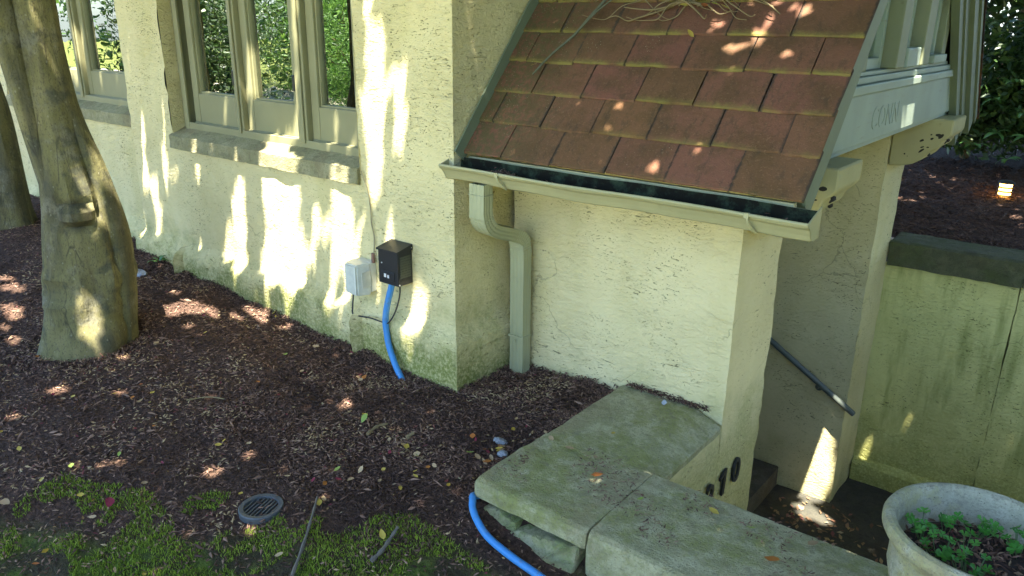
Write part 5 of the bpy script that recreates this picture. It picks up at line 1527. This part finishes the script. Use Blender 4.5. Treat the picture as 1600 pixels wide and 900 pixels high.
b = MB(); b.tube(catmull([(-.79, -.075, .46), (-.799, -.072, .401), (-.80, -.080, .333), (-.784, -.086, .289), (-.634, -.088, .305), (-.513, -.092, .308), (-.462, -.090, .318), (-.419, -.072, .395), (-.39, -.06, .50), (-.385, -.06, .58)], 6), .0048, 8)
tag(b.build("power_cord", M['cable'], None, smooth=True), "thin black cord looping from the outlet box to the transformer", "cord")
b = MB(); b.tube(catmull([(-.735, -.012, 1.19), (-.715, -.010, 1.14), (-.682, -.012, 1.08), (-.668, -.010, .956), (-.664, -.012, .88), (-.648, -.010, .801), (-.655, -.012, .70)], 5), .0042, 6)
tag(b.build("wall_wire", M['wirecol'], None, smooth=True), "thin tan wire running down the wall from the sill to the outlet box", "wire")
b = MB(); b.tube(catmull([(-.452, -.06, .585), (-.456, -.062, .543), (-.48, -.078, .428), (-.492, -.088, .325), (-.480, -.092, .24), (-.455, -.10, .165), (-.385, -.12, .072), (-.33, -.135, .022), (-.285, -.15, -.03), (-.26, -.155, -.08)], 7), .0195, 14)
tag(b.build("blue_conduit", M['hose'], None, smooth=True), "short blue hose dropping from the black box into the mulch", "hose")
b = MB(); b.tube(catmull([(.80, -.70, -.04), (.812, -.775, .005), (.838, -.81, .012), (.862, -.838, -.006), (.915, -.868, -.03), (1.0, -.893, -.062), (1.15, -.915, -.078), (1.33, -.935, -.085), (1.60, -.98, -.10), (2.0, -1.1, -.2), (2.4, -1.3, -.22)], 7), .0165, 14)
tag(b.build("garden_hose", M['hose'], None, smooth=True), "bright blue hose curving round the broken corner of the coping", "hose")

# drain grate
gzc = float(gz(.057, -1.376, False)) + .012
gr_ = empty("drain_grate", (.057, -1.376, gzc), "round grey plastic drain grate set in the grass", "drain")
b = MB(); b.lathe([(.100, gzc - .05), (.100, gzc + .006), (.096, gzc + .011), (.078, gzc + .009), (.076, gzc + .002), (.076, gzc - .05)], (.057, -1.376), 40)
b.build("rim", M['grate'], gr_, smooth=True)
for k in range(8):
    dx = -.064 + .0183 * k
    hl = math.sqrt(max(1e-4, .077 ** 2 - dx ** 2))
    c_, s_ = math.cos(.35), math.sin(.35)
    bm = bmesh.new(); bmesh.ops.create_cube(bm, size=1)
    for v in bm.verts:
        u_, w_ = dx + v.co.x * .0062, v.co.y * 2 * hl
        v.co = Vector((.057 + u_ * c_ - w_ * s_, -1.376 + u_ * s_ + w_ * c_, gzc - .003 + v.co.z * .010))
    MB().bm(bm).build("bar", M['grate'], gr_)
b = MB(); b.lathe([(.0001, gzc - .04), (.077, gzc - .04)], (.057, -1.376), 24); b.build("drain_bottom", M['soil'], gr_)

def stick(pts, r, label, mat='greytwig'):
    P = []
    for i, (x, y) in enumerate(pts): P.append((x, y, float(gz(x, y)) + r + .016 + .008 * (i % 2)))
    b = MB(); cp = catmull(P, 5); b.tube(cp, [r * (1 + .25 * math.sin(i * 1.7)) * (1 - .35 * i / len(cp)) for i in range(len(cp))], 7)
    tag(b.build("stick", M[mat], None, smooth=True), label, "stick", "sticks on the ground")
stick([(.53, -1.56), (.44, -1.43), (.34, -1.31), (.245, -1.205)], .0075, "long grey stick lying in the grass beside the drain grate")
stick([(.71, -1.30), (.71, -1.24), (.69, -1.17), (.68, -1.12)], .010, "short curved grey stick at the bottom edge of the mulch")
stick([(.012, -.70), (.01, -.63), (.03, -.57)], .009, "short brown stick in the middle of the mulch", 'twig')
stick([(.20, -.60), (.215, -.56)], .011, "stubby brown piece of wood beside the short stick", 'twig')
stick([(-1.0, -1.12), (-.95, -1.02), (-.85, -.98)], .005, "thin twig on the mulch before the thick trunk", 'twig')
for i, (x, y, s, lb) in enumerate([(.61, -.345, .05, "pale blue-grey flint in the mulch beside the coping, larger of two"), (.695, -.425, .04, "small pale grey flint touching the coping edge, smaller of two"), (-3.05, .02 - .35, .09, "rounded pale stone behind the thick trunk")]):
    bm = bmesh.new(); bmesh.ops.create_icosphere(bm, subdivisions=2, radius=1)
    q = np.array([v.co[:] for v in bm.verts]); dn = 1 + .35 * vnoise(q, 1.3, 60 + i)
    zc = float(gz(x, y)) + .012
    for v, k in zip(bm.verts, dn): v.co = Vector((x + v.co.x * k * s * .8, y + v.co.y * k * s * .55, zc + v.co.z * k * s * .35))
    tag(MB().bm(bm).build("stone", M['greystone'], None), lb, "stone")

# dead vine and twig on the roof
def on_roof(x, s, h): return tuple(roofpt(x, s, h))
b = MB(); b.tube(catmull([on_roof(.25, .50, .03), on_roof(.31, .62, .035), on_roof(.40, .76, .035), on_roof(.45, .86, .045), on_roof(.52, 1.02, .05), on_roof(.60, 1.25, .05)], 6), np.linspace(.005, .010, 31), 7)
b.tube(catmull([on_roof(.40, .76, .035), on_roof(.50, .90, .06), on_roof(.62, 1.02, .07)], 6), np.linspace(.005, .003, 13), 6)
tag(b.build("mossy_twig", M['greentwig'], None, smooth=True), "forked mossy twig lying down the upper left of the tile roof", "twig")
vine = empty("dead_vine", on_roof(1.0, .98, .03), "tangle of dry yellowish vine stems at the top of the tile roof", "vine")
random.seed(14)
for k in range(34):
    x = random.choice([random.uniform(.66, 1.1), random.gauss(1.03, .08)]); s = random.uniform(.95, 1.14)
    pts = [on_roof(x, s, .02)]
    dx, dsx = random.choice([-1, 1, 1]) * random.uniform(.03, .08), random.uniform(-.05, .02)
    for j in range(5):
        x += dx + random.uniform(-.02, .02); s += dsx + random.uniform(-.025, .025)
        pts.append(on_roof(x, max(s, .86), .02 + random.uniform(0, .05)))
    cp = catmull(pts, 4); b = MB(); b.tube(cp, np.linspace(.006, .002, len(cp)) * random.uniform(.6, 1.4), 6)
    b.build("stem", M['twig'], vine, smooth=True)

for k in range(12):
    x = random.gauss(1.05, .07); s = random.uniform(.93, 1.1)
    put_leaf(random.choice(['tan', 'yellow', 'tan', 'orange']), on_roof(x, s, .03 + random.uniform(0, .03)), random.uniform(.03, .05), "dry leaf caught in the vine tangle at the top of the roof", "dry leaves in the roof vine", .7)
# handrail
hr = empty("handrail", (1.2, 3.05, -.7), "dark green metal handrail sloping down the inner porch wall", "handrail")
A_, B_ = Vector((.2, 3.05, -.113)), Vector((1.525, 3.05, -.913))
d_ = (B_ - A_).normalized()
b = MB(); b.tube([A_, A_ + (B_ - A_) * .5, B_ - d_ * .012, B_ - d_ * .003, B_], [.024, .024, .024, .019, .008], 14)
b.build("rail", M['rail'], hr, smooth=True)
for t_ in (.25, .76):
    p = A_ + (B_ - A_) * t_
    b = MB(); b.tube(catmull([(p.x, p.y, p.z - .02), (p.x, p.y + .01, p.z - .055), (p.x, 3.115, p.z - .07)], 4), .009, 8); b.tube([(p.x, 3.112, p.z - .07), (p.x, 3.132, p.z - .07)], .03, 14)
    b.build("bracket", M['rail'], hr, smooth=True)

# house number on the end of the pier
hn = empty("house_number", (1.437, .58, -.34), "slender black metal house number 210 on the end of the porch pier", "house number")
for ch, y in (("2", .40), ("0", .742)):
    fc = bpy.data.curves.new("digit", 'FONT'); fc.body = ch; fc.size = .215; fc.extrude = .006; fc.bevel_depth = .001; fc.align_x = 'CENTER'
    fc.materials.append(M['digit'])
    o = text_mesh("digit", fc)
    o.rotation_euler = (math.radians(90), 0, math.radians(90)); o.location = (.010, y - .58, -.070); o.parent = hn
MB().prism([(.556, -.412), (.584, -.412), (.600, -.258), (.580, -.258), (.520, -.288), (.520, -.306), (.568, -.286)], 0, 1.4405, 1.453).build("digit", M['digit'], hn)

# planter
UC = (2.695, -.49)
pl = empty("planter", (UC[0], UC[1], .09), "round cast stone planter standing on the end of the coping wall", "planter")
prof = [(.0001, .095), (.155, .095), (.165, .105), (.165, .125), (.150, .140), (.148, .155), (.172, .185), (.205, .23), (.232, .29), (.246, .35), (.250, .40), (.252, .44), (.262, .465), (.278, .480), (.287, .497), (.287, .515), (.280, .528), (.266, .533), (.252, .528), (.243, .512), (.236, .46), (.226, .38), (.2, .32)]
b = MB(); b.lathe(prof, UC, 72)
V = np.array(b.v); an = np.arctan2(V[:, 1] - UC[1], V[:, 0] - UC[0]); rr = np.hypot(V[:, 0] - UC[0], V[:, 1] - UC[1])
k = 1 + .004 * vnoise(V, 12, 71) + .018 * np.abs(np.sin(an * 9)) * ((V[:, 2] > .16) & (V[:, 2] < .40)) * (rr > .16)
V[:, 0] = UC[0] + (V[:, 0] - UC[0]) * k; V[:, 1] = UC[1] + (V[:, 1] - UC[1]) * k
mesh_obj("bowl", V, b.f, M['urn'], pl, smooth=True)
v, f = grid_sheet(np.linspace(0, .225, 9), np.linspace(0, 2 * np.pi, 40), lambda r, a: np.stack([UC[0] + r * np.cos(a), UC[1] + r * np.sin(a), .405 + .012 * vnoise(np.stack([r * np.cos(a), r * np.sin(a), 0 * r], -1), 14, 4)], -1))
mesh_obj("potting_soil", v, f, M['soil'], pl, smooth=True)
n = 700
r_ = .215 * np.sqrt(RNG.random(n)); a = RNG.uniform(0, 6.283, n)
c = np.stack([UC[0] + r_ * np.cos(a), UC[1] + r_ * np.sin(a), .412 + RNG.uniform(0, .012, n)], -1)
tag(soup_obj("planter_mulch", chip_soup(c, .035, .010, RNG), 4, M['chips'], None, np.repeat(RNG.random(n), 2)), "brown bark chips covering the soil in the planter", kind="stuff")
def trefoil():
    V, F = [(0, 0, 0)], []
    for k in range(3):
        a = 2 * math.pi * k / 3
        ring_ = []
        for j in range(7):
            t_ = -1 + 2 * j / 6
            ra = .024 * (1 - .12 * (1 - abs(t_)) ** 4 * 3) * (.75 + .25 * math.cos(t_ * 1.4))
            aa = a + t_ * .85
            ring_.append(len(V)); V.append((ra * math.cos(aa), ra * math.sin(aa), .004 * abs(t_) + .003))
        for j in range(6): F.append((0, ring_[j], ring_[j + 1]))
    me = bpy.data.meshes.new("leaf"); me.from_pydata(V, [], F); me.materials.append(M['clover']); me.update()
    return me
TREF = trefoil()
random.seed(31)
for (x, y, r0, nl, lb) in [(2.535, -.46, .06, 11, "clump of bright green clover at the near left of the planter"), (2.60, -.545, .055, 12, "dense clover in the front middle of the planter"), (2.585, -.37, .045, 5, "small clover tuft near the back left rim of the planter"),
                           (2.675, -.335, .05, 9, "tall clover tuft at the back of the planter"), (2.69, -.60, .06, 11, "low clover at the bottom edge of the photo in the planter"), (2.80, -.36, .05, 8, "clover sprig at the right side of the planter"), (2.66, -.46, .03, 3, "sparse clover seedlings in the middle of the soil of the planter")]:
    r = empty("clover_plant", (x, y, .41), lb, "clover", "clover plants in the planter")
    b = MB()
    for k in range(nl):
        a = random.uniform(0, 6.28); rad = r0 * math.sqrt(random.random()); hgt = random.uniform(.03, .085)
        tx, ty, tz = rad * math.cos(a), rad * math.sin(a), hgt
        b.tube([(x + tx * .3, y + ty * .3, .405), (x + tx * .8, y + ty * .8, .41 + hgt * .6), (x + tx, y + ty, .41 + hgt)], .0016, 5)
        o = bpy.data.objects.new("leaf", TREF); o.parent = r
        o.location = (tx, ty, tz); o.rotation_euler = (random.gauss(0, .35), random.gauss(0, .35), random.uniform(0, 6.28))
        s = random.uniform(.7, 1.2); o.scale = (s, s, s); COL.objects.link(o)
    b.build("stems", M['stem'], r)

# path light on the bank
lx, ly = 1.93, 5.95
z0 = float(gz(lx, ly))
lz = .545
lt = empty("path_light", (lx, ly, z0), "small lit bollard path light with glowing louvres in the dark mulch", "lamp")
b = MB(); b.tube([(lx, ly, z0 - .05), (lx, ly, lz - .075)], .018, 10); b.build("post", M['lampblack'], lt)
b = MB(); b.lathe([(.0001, lz + .085), (.05, lz + .08), (.074, lz + .064), (.074, lz + .054), (.0001, lz + .056)], (lx, ly), 24)
for k in range(3):
    zz = lz + .025 - .04 * k
    b.lathe([(.055, zz - .002), (.074, zz - .010), (.074, zz - .016), (.055, zz - .010)], (lx, ly), 24)
b.build("louvre", M['lampblack'], lt, smooth=False)
b = MB(); b.lathe([(.0001, lz - .075), (.055, lz - .075), (.055, lz + .055), (.0001, lz + .055)], (lx, ly), 24); b.build("lens", M['glow'], lt)

# small weed by the wall behind the trunk
wd = empty("weed", (-3.1, -.13, float(gz(-3.1, -.13))), "small green weed at the foot of the wall behind the trunk", "weed")
for k in range(9):
    o = bpy.data.objects.new("leaf", RLEAF); o.parent = wd; o.location = (random.uniform(-.03, .03), random.uniform(-.03, .03), .03)
    o.rotation_euler = (random.uniform(-.3, .3), random.uniform(-.6, .1), k * .7); o.scale = (.55, .6, .6); COL.objects.link(o)
